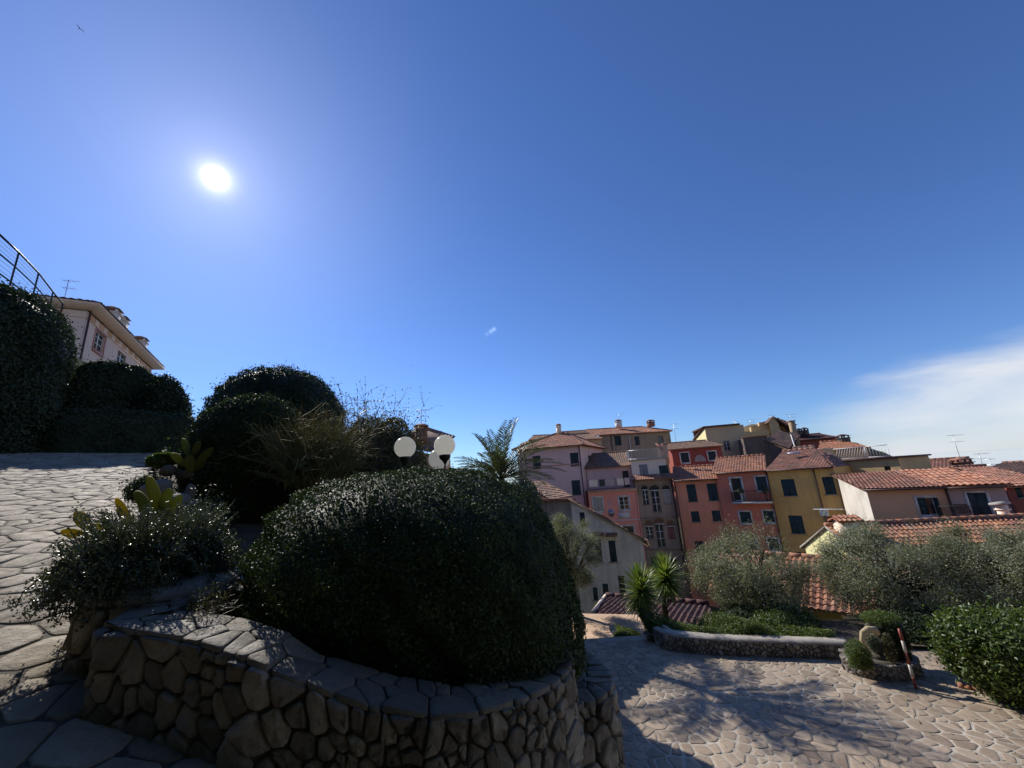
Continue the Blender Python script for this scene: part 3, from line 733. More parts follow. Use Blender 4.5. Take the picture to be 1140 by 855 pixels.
paving('path_paving', ppts, 1.2, lambda x, y: on_path(x, y), 0.008, 'pathstone', 0.010, 0.02, 3)
dpts = jitter_pts(-0.8, 11.5, 1.0, 10.4, 0.20, 0.24, 0.5, 0.5, 9)
paving('driveway_paving', dpts, .95, lambda x, y: on_drive(x, y) & (y < 10.3), 0.0125, 'drivestone', 0.006, 0.03, 4)

# ---- terrace behind the curved wall
CAPO = [PZ(*p) for p in ((112, 700, -.65), (142, 704, -.66), (183, 708, -.68), (223, 718, -.715), (255, 730, -.755), (287, 743, -.80), (347, 767, -.92), (385, 781, -.98))] + [np.array(p) for p in ((-.75, 2.13, -1.02), (-.42, 2.15, -1.08), (-.15, 2.28, -1.12), (.08, 2.50, -1.16), (.25, 2.79, -1.20))]
CAPO = [np.array([-2.50, 2.72, -0.64])] + CAPO
TERR = [(p[0], p[1] + .28) for p in CAPO[0:]] + [(0.32, 3.3), (0.15, 4.2), (-0.4, 5.6), (-1.2, 7.2), (-1.4, 8.8), (-0.3, 10.3), (0.6, 11.4), (0.5, 12.5), (-4.5, 12.5), (-9.3, 12.5), (-9.6, 10.2)]
def inpoly(x, y, P):
    c = np.zeros(np.shape(x), bool); n = len(P)
    for i in range(n):
        (x1, y1), (x2, y2) = P[i], P[i - 1]
        c ^= ((y1 > y) != (y2 > y)) & (x < (x2 - x1) * (y - y1) / (y2 - y1 + 1e-12) + x1)
    return c
def TZ(x, y):
    base = np.minimum(Lz(x, y) + 0.06, 1.4); w_ = sstep(-3.0, -0.6, x + 0.12 * (y - 3)); t = base * (1 - w_) + (-1.32) * w_
    return t + 0.03 * np.sin(3 * x) * np.sin(4 * y)
tag(sheet(TZ, -10, 0.6, 2.0, 12.5, 0.14, lambda x, y: inpoly(x, y, TERR)).build('terrace_ground', 'earth', None, True), kind='structure')

# ================================================================== STONE WALLS
def smooth_line(pts, n):
    pts = np.array(pts, float); d = np.concatenate([[0], np.cumsum(np.linalg.norm(np.diff(pts, axis=0), axis=1))])
    out = []; ext = np.vstack([2 * pts[0] - pts[1], pts, 2 * pts[-1] - pts[-2]])
    for s in np.linspace(0, d[-1] - 1e-6, n):
        k = int(np.searchsorted(d, s, 'right') - 1); k = min(k, len(pts) - 2); t = (s - d[k]) / (d[k + 1] - d[k])
        p0, p1, p2, p3 = ext[k], ext[k + 1], ext[k + 2], ext[k + 3]
        out.append(0.5 * ((2 * p1) + (-p0 + p2) * t + (2 * p0 - 5 * p1 + 4 * p2 - p3) * t * t + (-p0 + 3 * p1 - 3 * p2 + p3) * t ** 3))
    return np.array(out)
def stone_wall(root, line, zbot, cs, capw, mats=('stonewall', 'mortar', 'capstone'), seed=1, gap=0.012, bulge=0.035, capth=0.02, capover=0.01, stretch=1.0, capsize=0.22, caps=True):
    L = smooth_line(line, 80); seg = np.concatenate([[0], np.cumsum(np.linalg.norm(np.diff(L[:, :2], axis=0), axis=1))]); tot = seg[-1]
    T = np.gradient(L[:, :2], axis=0); T /= np.linalg.norm(T, axis=1)[:, None]; NN = np.stack([T[:, 1], -T[:, 0]], 1)
    def at(u):
        u = min(max(u, 0), tot); x = np.interp(u, seg, L[:, 0]); y = np.interp(u, seg, L[:, 1]); z = np.interp(u, seg, L[:, 2])
        nx = np.interp(u, seg, NN[:, 0]); ny = np.interp(u, seg, NN[:, 1]); return x, y, z, nx, ny
    H = L[:, 2].max() - zbot
    def fm(u, v, h): x, y, z, nx, ny = at(u); return (x + nx * h, y + ny * h, z - v)       # v measured down from the top edge
    r = np.random.default_rng(seed)
    pts = jitter_pts(0, tot, 0, H / stretch, cs, 0.36, 0.5, 0.6, seed)
    cells = voronoi(pts, cs * 3.2, [((0, 0.0), (0, -1)), ((0, H / stretch), (0, 1)), ((0, 0), (-1, 0)), ((tot, 0), (1, 0))])
    bd = [((0, 0.0), (0, -1)), ((0, H / stretch), (0, 1)), ((0, 0), (-1, 0)), ((tot, 0), (1, 0))]
    pts = relax(pts, cells, .75); cells = voronoi(pts, cs * 3.2, bd)
    mb = MB()
    for c in cells:
        if c is None: continue
        Q = inset(c, gap * r.uniform(.7, 1.6), 1, 0.04, r, 0.16)
        if Q is None: continue
        Q = Q * np.array([1, stretch]); a = abs(area(Q)); k = min(1.4, math.sqrt(a) / cs)
        stone_piece(mb, Q, fm, 0.06, bulge * k * r.uniform(.6, 1.3), r.random(), r, 0.013 * min(1, cs / .2))
    mb.build('stones', mats[0], root)
    m = MB(); n = len(L); V = []
    for i in range(n):
        x, y, z = L[i]; nx, ny = NN[i]; o = -0.010
        V += [(x + nx * o, y + ny * o, zbot), (x + nx * o, y + ny * o, z - .01), (x - nx * capw, y - ny * capw, z - .01), (x - nx * capw, y - ny * capw, zbot)]
    F = [(4 * i + k, 4 * i + 4 + k, 4 * i + 5 + k, 4 * i + 1 + k) for i in range(n - 1) for k in range(3)] + [(0, 1, 2, 3), (4 * n - 4, 4 * n - 1, 4 * n - 2, 4 * n - 3)]
    m.add(V, F); m.build('mortar_bed', mats[1], root, True)
    if caps:
        m = MB(); v0_ = -capover
        if capsize > 1:        # one smooth cement band
            n = 60; us2 = np.linspace(0.01, tot - .01, n); V = []; rg = np.random.default_rng(seed)
            for u in us2:
                x, y, z, nx, ny = at(u); e = rg.normal(0, .006)
                V += [(x + nx * (capover + e), y + ny * (capover + e), z - .01), (x + nx * (capover + e), y + ny * (capover + e), z + capth + rg.normal(0, .003)), (x - nx * capw, y - ny * capw, z + capth + rg.normal(0, .003)), (x - nx * capw, y - ny * capw, z - .01)]
            m.add(V, [(4 * i + k, 4 * i + 4 + k, 4 * i + 4 + (k + 1) % 4, 4 * i + (k + 1) % 4) for i in range(n - 1) for k in range(4)] + [(0, 1, 2, 3), (4 * n - 4, 4 * n - 1, 4 * n - 2, 4 * n - 3)])
        else:
            cp = jitter_pts(0, tot, v0_, capw, capsize, .2, .45, .4, seed + 3); bd = [((0, v0_), (0, -1)), ((0, capw), (0, 1)), ((0, 0), (-1, 0)), ((tot, 0), (1, 0))]
            cl = voronoi(cp, capsize * 3.2, bd); cp = relax(cp, cl, .4); cl = voronoi(cp, capsize * 3.2, bd)
            for c in cl:
                if c is None: continue
                Q = inset(c, .004 * r.uniform(.5, 1.6), 1, .015, r, .10)
                if Q is None: continue
                rj = r.normal(0, .003)
                def fc(u, v, h): x, y, z, nx, ny = at(u); return (x - nx * v, y - ny * v, z + capth + h + rj)
                stone_piece(m, Q, fc, capth + .01, 0.007, r.random(), r, 0.002)
        m.build('cap', mats[2], root)
    return at

t = thing('planter_wall', (-0.6, 2.1, -1.7), 'tall curved wall of big irregular stones round the domed shrub, flat slabs on top', 'stone wall')
stone_wall(t, CAPO, -4.2, 0.125, 0.30, seed=21, gap=0.006, bulge=0.019, capth=0.012, capover=0.004, capsize=.19)
# return of the wall at its right end
pm_ = MB(); t2 = thing('retaining_wall', (0.5, 3.4, -2.5), 'lower wall of rough stones at the corner of the drive, right of the taller wall', 'stone wall')
stone_wall(t2, [(0.12, 3.12, -1.62), (0.30, 3.22, -1.62), (0.50, 3.32, -1.62), (0.63, 3.47, -1.62), (0.64, 3.8, -1.64), (0.50, 4.4, -1.68), (-0.15, 5.6, -1.7), (-1.0, 7.2, -1.7), (-1.2, 8.8, -1.65), (-0.2, 10.2, -1.55), (0.75, 11.3, -1.5), (0.8, 12.6, -1.5)], -4.3, 0.15, 0.5, seed=5, gap=0.008, bulge=0.03)
t3 = thing('end_wall', (0.2, 3.0, -2), 'short stone end face of the tall planter wall', 'stone wall')
stone_wall(t3, [(0.25, 2.80, -1.2), (0.27, 3.0, -1.2), (0.28, 3.35, -1.2), (0.2, 3.9, -1.22)], -4.2, 0.15, 0.22, seed=6, gap=0.008, bulge=0.02)
t = thing('garden_wall', (-2.2, 3.1, -0.9), 'low dark garden wall with a thin sunlit rim in front of the slate steps', 'stone wall')
stone_wall(t, [(-2.95, 3.7, -.62), (-2.68, 3.36, -.645), (-2.3, 3.13, -.66), (-1.87, 3.0, -.67), (-1.5, 3.02, -.69), (-1.1, 3.2, -.72)], -1.5, 0.2, 0.12, seed=8, gap=0.008, bulge=0.015, capth=0.02, capsize=3.0, mats=('stonewall', 'mortar', 'palecement'))
# round pillar under the trailing succulent
t = thing('stone_pillar', (-2.62, 3.0, -1.2), 'round stone pillar at the wall end carrying the trailing succulent', 'pillar')
stone_wall(t, [(-2.55 + .42 * cos(a), 2.98 + .40 * sin(a), -.60) for a in np.linspace(radians(-175), radians(150), 14)], -1.6, 0.19, 0.42, seed=12, gap=0.009, bulge=0.035, caps=False)
m = MB(); m.ell((-2.55, 2.98, -.60), (.42, .40, .10), 18, 8, lambda d: 1 + .06 * sin(d[0] * 9) * cos(d[1] * 8)); m.build('top_slab', 'cement', t, True)
# small pale plate set into the wall face
_pl = PY(511, 829, 2.03); 
# low wall at the far side of the drive
LW = [PY(728, 706, 9.9), PY(745, 708, 9.45), PY(800, 711, 9.05), PY(870, 713, 8.75), PY(948, 714, 8.45)]
zt_ = np.mean([p[2] for p in LW]); LW = [(p[0], p[1], zt_) for p in LW]
t = thing('low_wall', LW[2], 'long low wall of small pitted stones with a smooth cement top along the far edge of the drive', 'stone wall')
stone_wall(t, LW, zt_ - .75, 0.105, 0.3, ('lowstone', 'mortar', 'cement'), seed=31, gap=0.006, bulge=0.025, capth=0.02, capover=0.01, capsize=3.0)

# slate steps behind the garden wall
m = thing('slate_steps', (-2.6, 4.0, -.8), 'pale slate steps climbing behind the low garden wall, in deep shade', 'steps')
for k in range(6):
    y = 3.62 + k * .26; c = np.array([-0.66 * y, y, -.775 + .028 * k]); s = MB(); s.obox(c, (.55, .12, 0), (-.035, .105, 0), (0, 0, .025)); s.build('tread', 'blueslate', m)

# ================================================================== SHRUBS
def az_el(px, py): d = ray(px, py); return math.atan2(d[0], d[1]), d[2] / math.hypot(d[0], d[1])
def blob_az(x0, x1, yt, yb, D, kd=1.0):
    ym = (yt + yb) / 2; a0, _ = az_el(x0, ym); a1, _ = az_el(x1, ym); am = (a0 + a1) / 2; xm = (x0 + x1) / 2
    r = D * sin((a1 - a0) / 2); zt = az_el(xm, yt)[1] * D; zb = az_el(xm, yb)[1] * (D - r * .8)
    return np.array([D * sin(am), D * cos(am), (zt + zb) / 2]), np.array([r, r * kd, (zt - zb) / 2]), -am
def bush(name, c, r, label, cat, n, L, W, mat='leaf_box', group=None, lean=0.0, **kw):
    t = thing(name, (c[0], c[1], c[2] - r[2]), label, cat, group); lf = MB(); blob(lf, c, r, n, L, W, **kw)
    if lean:      # clipped a little lopsided: the crown leans to one side
        for v in lf.v: v[:, 0] -= lean * (v[:, 2] - c[2]); v[:, 2] -= .06 * (v[:, 0] - c[0])
    lf.build('foliage', mat, t)
    s = MB()
    for k in range(4): a = k * 1.7; s.tube([(c[0] + .05 * cos(a), c[1] + .05 * sin(a), c[2] - r[2] * 1.15), (c[0] + r[0] * .3 * cos(a), c[1] + r[1] * .3 * sin(a), c[2])], [.05, .02], 6)
    s.build('trunk', 'bark', t); return t
bush('domed_shrub', (-.86, 4.08, -.86), (1.28, 1.60, .98), 'huge clipped dome shrub filling the planter behind the tall stone wall', 'shrub', 190000, .025, .0145, lean=.13, p=2.9, amp=.03, seed=3, depth=.022, jit=.55, zmin=-1.34, shoots=.010, core=.94)
c, r, yw = blob_az(203, 348, 441, 600, 7.2); bush('domed_shrub', c, r, 'rounded clipped shrub with glinting top, in front of the taller dome by the path', 'shrub', 60000, .04, .022, group=None, p=2.4, amp=.04, seed=5, depth=.04, core=.95, shoots=.02)
c, r, yw = blob_az(226, 378, 414, 560, 9.0); bush('domed_shrub', c, r, 'tallest rounded dark shrub standing behind the glinting dome', 'shrub', 60000, .045, .026, 'leaf_dark', p=2.7, amp=.04, seed=8, depth=.05, core=.95, shoots=.03)
# trimmed hedges and trees where the path ends
c, r, yw = blob_az(38, 218, 459, 520, 15.8, .35); r = r * (1, 1, 1.25); c[2] -= .2
bush('clipped_hedge', c, r, 'low square-clipped hedge across the top end of the stone path', 'hedge', 45000, .07, .04, 'leaf_hedge', p=5.0, amp=.02, seed=9, depth=.05, yaw=yw, core=.96, shoots=.03)
c, r, yw = blob_az(60, 175, 408, 500, 17.5, .6); bush('tall_hedge', c, r, 'tall dense hedge under the wall of the upper villa', 'hedge', 45000, .09, .05, 'leaf_hedge', p=4.0, amp=.05, seed=14, depth=.09, yaw=yw, core=.93, shoots=.03)
c, r, yw = blob_az(140, 212, 424, 500, 17.0, .8); bush('loose_shrub', c, r, 'loose airy shrub at the right end of the tall hedge against the sky', 'shrub', 26000, .09, .045, 'leaf_hedge', p=2.2, amp=.12, seed=15, depth=.22, core=.75, shoots=.05, jit=1)
# big overgrown hedge at the left edge
t = thing('ivy_hedge', (-13.5, 8.0, .4), 'towering dark overgrown hedge at the left edge of the path, below the railing', 'hedge')
lf = MB()
ca, cb = np.array([-19.0, 10.2, 3.0]), np.array([-12.2, 9.6, 3.0])
blob(lf, (-15.9, 9.4, 2.85), (4.0, 2.3, 3.6), 150000, .085, .05, p=2.6, amp=.05, seed=22, depth=.09, yaw=radians(-10), core=.95, shoots=.05); lf.build('foliage', 'leaf_hedge', t)
s = MB(); s.tube([(-15.5, 9.4, -.5), (-15.5, 9.4, 2)], [.15, .1], 8); s.build('trunk', 'bark', t)
# olive-brown shrub mass behind the planter
c, r, yw = blob_az(372, 474, 474, 640, 7.6, 1.5); bush('wild_shrub', c, r, 'olive-brown unclipped shrub between the broom and the globe lamps', 'shrub', 60000, .045, .02, 'leaf_brown', p=2.3, amp=.12, seed=25, depth=.10, core=.86, shoots=.12, jit=1)
t = thing('laurel_shrub', (-1.0, 8.0, -1.9), 'dark laurel on the terrace behind the globe lamps', 'shrub'); lf = MB(); blob(lf, (-1.35, 8.2, -.85), (.95, 1.2, 1.1), 30000, .06, .03, p=2.3, amp=.1, seed=27, depth=.08, core=.9); lf.build('foliage', 'leaf_dark', t)

def wisps(mb, base, n, dirs, L, r0, droop=.2, wob=.15, seg=6, sides=3, spread=.1, tips=0):
    base = np.array(base, float)
    for k in range(n):
        d = unit(dirs(k)); p = path_curve(base + RNG.normal(0, spread, 3) * (1, 1, .3), d, L * RNG.uniform(.55, 1.1), seg, droop, wob)
        mb.tube(p, np.linspace(r0, r0 * .35, seg + 1), sides, RNG.random(), cap=False)
        for q in range(tips):
            i = RNG.integers(seg // 2, seg); e = unit(p[i] - p[i - 1] + RNG.normal(0, .35, 3)); pp = path_curve(p[i], e, L * RNG.uniform(.12, .35), 3, droop, wob); mb.tube(pp, np.linspace(r0 * .6, r0 * .25, 4), 3, RNG.random(), cap=False)
# broom-like shrub
RNG = np.random.default_rng(50); b0 = PY(352, 530, 5.6) 
t = thing('broom_shrub', b0, 'wiry green and brown broom shrub with upright twigs beside the tallest dome', 'shrub'); m = MB()
wisps(m, b0 - (0, 0, .15), 620, lambda k: np.array([RNG.normal(-.12, .55), RNG.normal(0, .45), RNG.uniform(.6, 1.3)]), 1.1, .0075, .1, .2, 7, 3, .12, 5); m.build('twigs', 'twig', t)
lf = MB(); n = 7000; q = sph(n) * (.40, .4, .26) * (RNG.random((n, 1)) ** .4) + b0 + (-.05, 0, .22); leaves(lf, q, sph(n), .035, .007, jit=1); lf.build('foliage', 'leaf_brown', t)
# tall thin reeds against the sky
b0 = PY(405, 515, 6.6); t = thing('reed_clump', b0, 'sparse tall seeding stems rising against the sky left of the lamps', 'plant'); m = MB()
wisps(m, b0, 17, lambda k: np.array([RNG.normal(.12, .38), RNG.normal(0, .2), 1.0]), 1.5, .0055, .12, .10, 9, 4, .26, 5)
m.build('stems', 'leaf_palm', t)
lf = MB()
# seeds along the stems
V = np.concatenate(m.v); V = V[RNG.integers(0, len(V), 3000)]; V = V[V[:, 2] > b0[2] + .35]; leaves(lf, V + RNG.normal(0, .008, V.shape), sph(len(V)), .028, .009, jit=1); lf.build('seed_heads', 'twig', t)

# ---- trailing succulent on the pillar
RNG = np.random.default_rng(60); base = np.array([-2.74, 3.00, -.41])
t = thing('trailing_succulent', base, 'grey-green succulent with drooping stems spilling over the round pillar', 'plant'); st = MB(); lf = MB()
for k in range(620):
    a = RNG.uniform(0, 2 * pi); ro = RNG.uniform(0, .31); p0 = base + (ro * cos(a), ro * sin(a), RNG.uniform(-.05, .12)); up = RNG.uniform(.1, 1.5)
    p = path_curve(p0, (cos(a) * .8, sin(a) * .8, up + .1), RNG.uniform(.15, .44), 9, RNG.uniform(1.8, 4.2), .45)
    e = path_curve(p[-1], np.array([cos(a) * .8, sin(a) * .8, 1.2]) + RNG.normal(0, .3, 3), .07, 3, -.5, .1); pp = np.vstack([p, e[1:]])
    st.tube(pp, np.linspace(.0045, .0028, len(pp)), 4, RNG.random(), cap=False)
    i = RNG.integers(len(pp) // 3, len(pp), 90); C = pp[i] + RNG.normal(0, .018, (90, 3)); leaves(lf, C, sph(90), .022, .012, jit=1)
for k in range(420):    # upright leafy shoots on top
    a = RNG.uniform(0, 2 * pi); ro = .35 * math.sqrt(RNG.random()); p0 = base + (ro * cos(a), ro * sin(a), RNG.uniform(.02, .18)); p = path_curve(p0, (cos(a) * ro * 1.6, sin(a) * ro * 1.6, 1), RNG.uniform(.12, .27), 4, .2, .2)
    st.tube(p, np.linspace(.005, .003, 5), 3, .5, cap=False); i = RNG.integers(0, 5, 26); leaves(lf, p[i] + RNG.normal(0, .013, (26, 3)), sph(26), .026, .009, jit=1)
st.build('stems', 'stem', t); lf.build('foliage', 'leaf_succ', t)
# ---- prickly pears
def pad(mb, c, up, side, L, W, th, tone):
    c = np.array(c, float); up = unit(up); side = unit(side - up * np.dot(side, up)); nn = np.cross(up, side); V = []; n = 16; rings = ((0, 1.0), (.5, .93), (.85, .72), (1.0, .38))
    prof = [(sin(2 * pi * i / n), -cos(2 * pi * i / n)) for i in range(n)]
    for sgn in (1, -1):
        for h, s in rings[(0 if sgn == 1 else 1):]:
            for x, y in prof: ww = .5 * W * (1 - .22 * (-y)) ; V.append(c + up * (L * .5 + y * L * .5 * s) + side * x * ww * s + nn * sgn * h * th * .5)
    V.append(c + up * L * .5 + nn * th * .5); V.append(c + up * L * .5 - nn * th * .5); F = []
    for k in range(3): F += [(k * n + i, k * n + (i + 1) % n, (k + 1) * n + (i + 1) % n, (k + 1) * n + i) for i in range(n)]
    F += [(3 * n + i, 3 * n + (i + 1) % n, 7 * n) for i in range(n)]
    F += [((i + 1) % n, i, 4 * n + i, 4 * n + (i + 1) % n) for i in range(n)]
    for k in (4, 5): F += [(k * n + (i + 1) % n, k * n + i, (k + 1) * n + i, (k + 1) * n + (i + 1) % n) for i in range(n)]
    F += [(6 * n + (i + 1) % n, 6 * n + i, 7 * n + 1) for i in range(n)]
    mb.add(V, F, tone)
def cactus(root, mat, spec, Y):
    """spec: list of (x0,y0,x1,y1,width_px) pads given by foot and tip in the photograph"""
    for (x0, y0, x1, y1, wp, dy) in spec:
        a = PY(x0, y0, Y + dy); b = PY(x1, y1, Y + dy + RNG.normal(0, .03)); k = np.linalg.norm(PY(x0 + wp, y0, Y + dy) - a) * .72
        m = MB(); v = unit(a * (1, 1, 0)); side = np.cross(b - a, v) + v * RNG.normal(0, .35) * .2; pad(m, a, b - a, side, np.linalg.norm(b - a) * 1.06, k, .022, RNG.random()); m.build('pad', mat, root, True)
t = thing('prickly_pear', PY(130, 600, 3.0), 'yellowing prickly pear pads leaning out over the path from the succulent', 'cactus')
cactus(t, 'cactus', [(104, 597, 69, 592, 13, 0), (99, 592, 86, 570, 17, .02), (103, 597, 118, 577, 17, .04), (120, 602, 100, 596, 12, -.03), (150, 590, 130, 556, 11, .05), (146, 585, 132, 566, 10, .1)], 2.95)
t = thing('prickly_pear', PY(180, 580, 3.2), 'upright green prickly pear standing behind the trailing succulent', 'cactus')
cactus(t, 'cactusgreen', [(178, 605, 176, 575, 22, 0), (172, 578, 152, 548, 14, 0), (181, 578, 166, 532, 15, .03), (178, 576, 188, 545, 16, .05), (186, 580, 200, 552, 13, 0), (168, 580, 158, 562, 13, .06)], 3.25)
t = thing('prickly_pear', PY(215, 520, 5.0), 'dull green prickly pear beside the glinting dome, above the pale boulders', 'cactus')
cactus(t, 'cactusgreen', [(212, 527, 211, 508, 14, 0), (211, 510, 204, 489, 10, 0), (213, 510, 222, 492, 10, .03), (216, 520, 236, 499, 11, 0), (207, 520, 192, 505, 11, .02), (214, 525, 228, 512, 11, .04)], 5.0)
# pale boulders and a small leafy bush on the terrace edge
def boulder(c, r, label, seed, mat='capstone', group=None):
    rg = np.random.default_rng(seed); A = rg.normal(0, 1.6, (5, 3)); m = MB()
    m.ell((0, 0, 0), r, 20, 14, lambda d: 1 + .09 * sum(math.sin(a @ d * 1.6 + i) for i, a in enumerate(A)) / 2, .7); V = m.v[0] + rg.normal(0, min(r) * .03, m.v[0].shape); m.v[0] = V + np.array(c)
    return solo(m, 'boulder', mat, c, label, 'rock', group, True)
boulder(PY(187, 524, 5.0), (.09, .08, .07), 'pale rounded boulder on the terrace edge under the leafy green bush', 1)
boulder(PY(206, 528, 5.1), (.10, .08, .05), 'flat pale boulder just right of the rounded one', 2)
boulder(PY(212, 548, 4.7), (.05, .06, .09), 'upright pale boulder below the dull green prickly pear', 3)
boulder(PY(176, 545, 4.8), (.16, .14, .12), 'dark mossy boulder under the pale ones on the terrace edge', 4, 'lowstone')
boulder(PY(195, 570, 4.6), (.22, .2, .2), 'large dark rock beneath the prickly pears', 6, 'lowstone')
c = PY(182, 512, 5.1); bush('leafy_bush', c, (.16, .16, .10), 'small yellow-green leafy bush on the terrace edge beside the boulders', 'shrub', 2500, .05, .035, 'leaf_green', p=2, amp=.15, seed=33, depth=.04, core=.6, jit=1)
c = PY(172, 545, 5.0); bush('creeping_plant', c + (-.06, 0, 0), (.26, .22, .17), 'dark creeping plant hanging over the terrace edge by the path', 'plant', 5000, .035, .02, 'leaf_dark', p=2, amp=.18, seed=34, depth=.06, core=.6, jit=1, shoots=.05)
c, r, yw = blob_az(200, 250, 562, 618, 5.2); bush('low_shrub', c, r, 'low dark shrub between the succulent and the slate steps', 'shrub', 14000, .035, .018, 'leaf_dark', p=2.2, amp=.1, seed=35, depth=.05, core=.85, shoots=.05)
# small weeds on the sunlit cap
RNG = np.random.default_rng(70)
for k, (x, y, z, lab) in enumerate(((232, 676, -.62, 'tiny weed at the upper tip of the sunlit wall slabs'), (345, 720, -.98, 'tuft of thin dry weeds on the soil at the foot of the domed shrub'))):
    b = PZ(x, y, z); m = MB(); wisps(m, b - (0, 0, .03), 60, lambda q: np.array([RNG.normal(0, .7), RNG.normal(0, .7), .8]), .13 if k == 0 else .2, .0016, .8, .3, 5, 3, .05, 2)
    n = 260; leaves(m, b + RNG.normal(0, .05, (n, 3)) + (0, 0, .05), sph(n), .016, .006, jit=1); solo(m, 'weed_tuft', 'leaf_brown', b, lab, 'weed')

# ================================================================== GLOBE LAMPS
g = [(451, 498, 5.55), (495, 496, 5.35), (489, 511, 6.3)]; t0 = PY(470, 540, 5.7)
post = thing('globe_lamp', (t0[0], t0[1], -1.35), 'garden lamp post carrying three white opal globes above the domed shrub', 'lamp')
m = MB(); top = t0 + (0, 0, .02); m.lathe((t0[0], t0[1], -1.35), [(.11, 0), (.11, .06), (.05, .10), (.032, .2), (.03, top[2] + 1.35), (.045, top[2] + 1.38), (.02, top[2] + 1.42)], 12); m.build('post', 'iron', post)
for k, (x, y, Y) in enumerate(g):
    c = PY(x, y, Y); R = np.linalg.norm(PY(x + 12.6, y, Y) - PY(x, y, Y)) * .93; f = c - (0, 0, R + .02)
    m = MB(); m.tube(path := np.array([top - (0, 0, .1), (top * .5 + f * .5) - (0, 0, .16), f - (0, 0, .13), f - (0, 0, .05)]), .013, 8); a_ = m.build('arm', 'iron', post, True)
    m = MB(); m.lathe(f, [(.02, -.08), (.03, -.05), (.075, -.005), (.08, .03), (.07, .045)], 18); m.build('globe_holder', 'iron', a_)
    m = MB(); m.ell(c, (R, R, R), 40, 26); m.build('globe', 'opal', a_, True)

# ================================================================== PALM
def palm(base, crown, label, nf, FL, seed):
    global RNG; RNG = np.random.default_rng(seed); t = thing('palm_tree', base, label, 'palm'); tr = MB(); n = 26; P = np.linspace(base, crown, n); P[:, 0] += .05 * np.sin(np.linspace(0, 3, n))
    tr.tube(P, .09 + .012 * (np.arange(n) % 2), 10); tr.build('trunk', 'bark', t)
    for k in range(nf):
        a = k * 2.399 + RNG.uniform(-.2, .2); el = RNG.uniform(.25, 1.45); d = np.array([cos(a) * cos(el), sin(a) * cos(el), sin(el)])
        m = MB(); p = path_curve(crown, d, FL * RNG.uniform(.75, 1.1), 10, .9, .08); m.tube(p, np.linspace(.014, .003, 11), 4, .4)
        for i in range(2, 11):
            for f in np.linspace(0, 1, 4)[:-1]:
                if i == 10 and f > 0: continue
                q = p[i] * (1 - f) + p[min(i + 1, 10)] * f; ax = unit(p[min(i + 1, 10)] - p[i - 1]); sd_ = unit(np.cross(ax, (0, 0, 1))); nn = np.cross(sd_, ax)
                ll = .32 * math.sin(min(1, (i + f) / 10) * 2.6 + .25) + .06
                for s in (1, -1):
                    dd = unit(sd_ * s + ax * .75 + nn * .35 + RNG.normal(0, .08, 3)); e = q + dd * ll - (0, 0, .03); w_ = unit(np.cross(dd, nn)) * .016; md = (q + e) / 2 + nn * .01
                    kk = [q, md + w_, e, md - w_]; m.add(kk, [(0, 1, 2), (0, 2, 3)], RNG.random())
        m.build('frond', 'leaf_palm', t)
palm((-.62, 11.5, -1.5), (-.50, 11.6, .02), 'young palm with feathery fronds behind the globe lamps, against the sky', 44, 1.8, 81)

# ================================================================== LEFT: RAILING AND VILLA
RL = [(-5, 257, 13.0, 291), (21, 281, 15.0, 311), (43, 304, 17.2, 331), (59, 325, 19.5, 350), (70, 338, 20.5, 362)]
tops = [PY(x, y, Y * .62) for x, y, Y, _ in RL]
t = thing('iron_railing', tops[2] - (0, 0, 1.0), 'iron railing with thin wires on the terrace above the tall overgrown hedge', 'railing'); H_ = 1.05
for p in tops: m = MB(); m.tube([p - (0, 0, H_), p], .022, 6); m.build('post', 'iron', t)
for k, h in enumerate((0, .42, .86)):
    m = MB(); m.tube([p - (0, 0, H_ * h) for p in tops], .026 if k == 0 else .02, 6); m.build('rail', 'iron', t)
for h in (.12, .22, .32, .54, .66, .77):
    m = MB(); m.tube([p - (0, 0, H_ * h) for p in tops], .006, 4); m.build('wire', 'alu', t)
m = MB(); a = tops[0] - (3, 1, 1.6); b = tops[-2] - (0, 0, 1.9); m.add([a, b, b + (-2, 6, 0), a + (-6, 6, 0), a - (0, 0, 6), b - (0, 0, 6), b + (-2, 6, -6), a + (-6, 6, -6)], [(0, 1, 2, 3), (0, 4, 5, 1), (1, 5, 6, 2), (4, 7, 6, 5), (0, 3, 7, 4)])
tag(m.build('terrace_bank', 'slope', None), kind='structure')

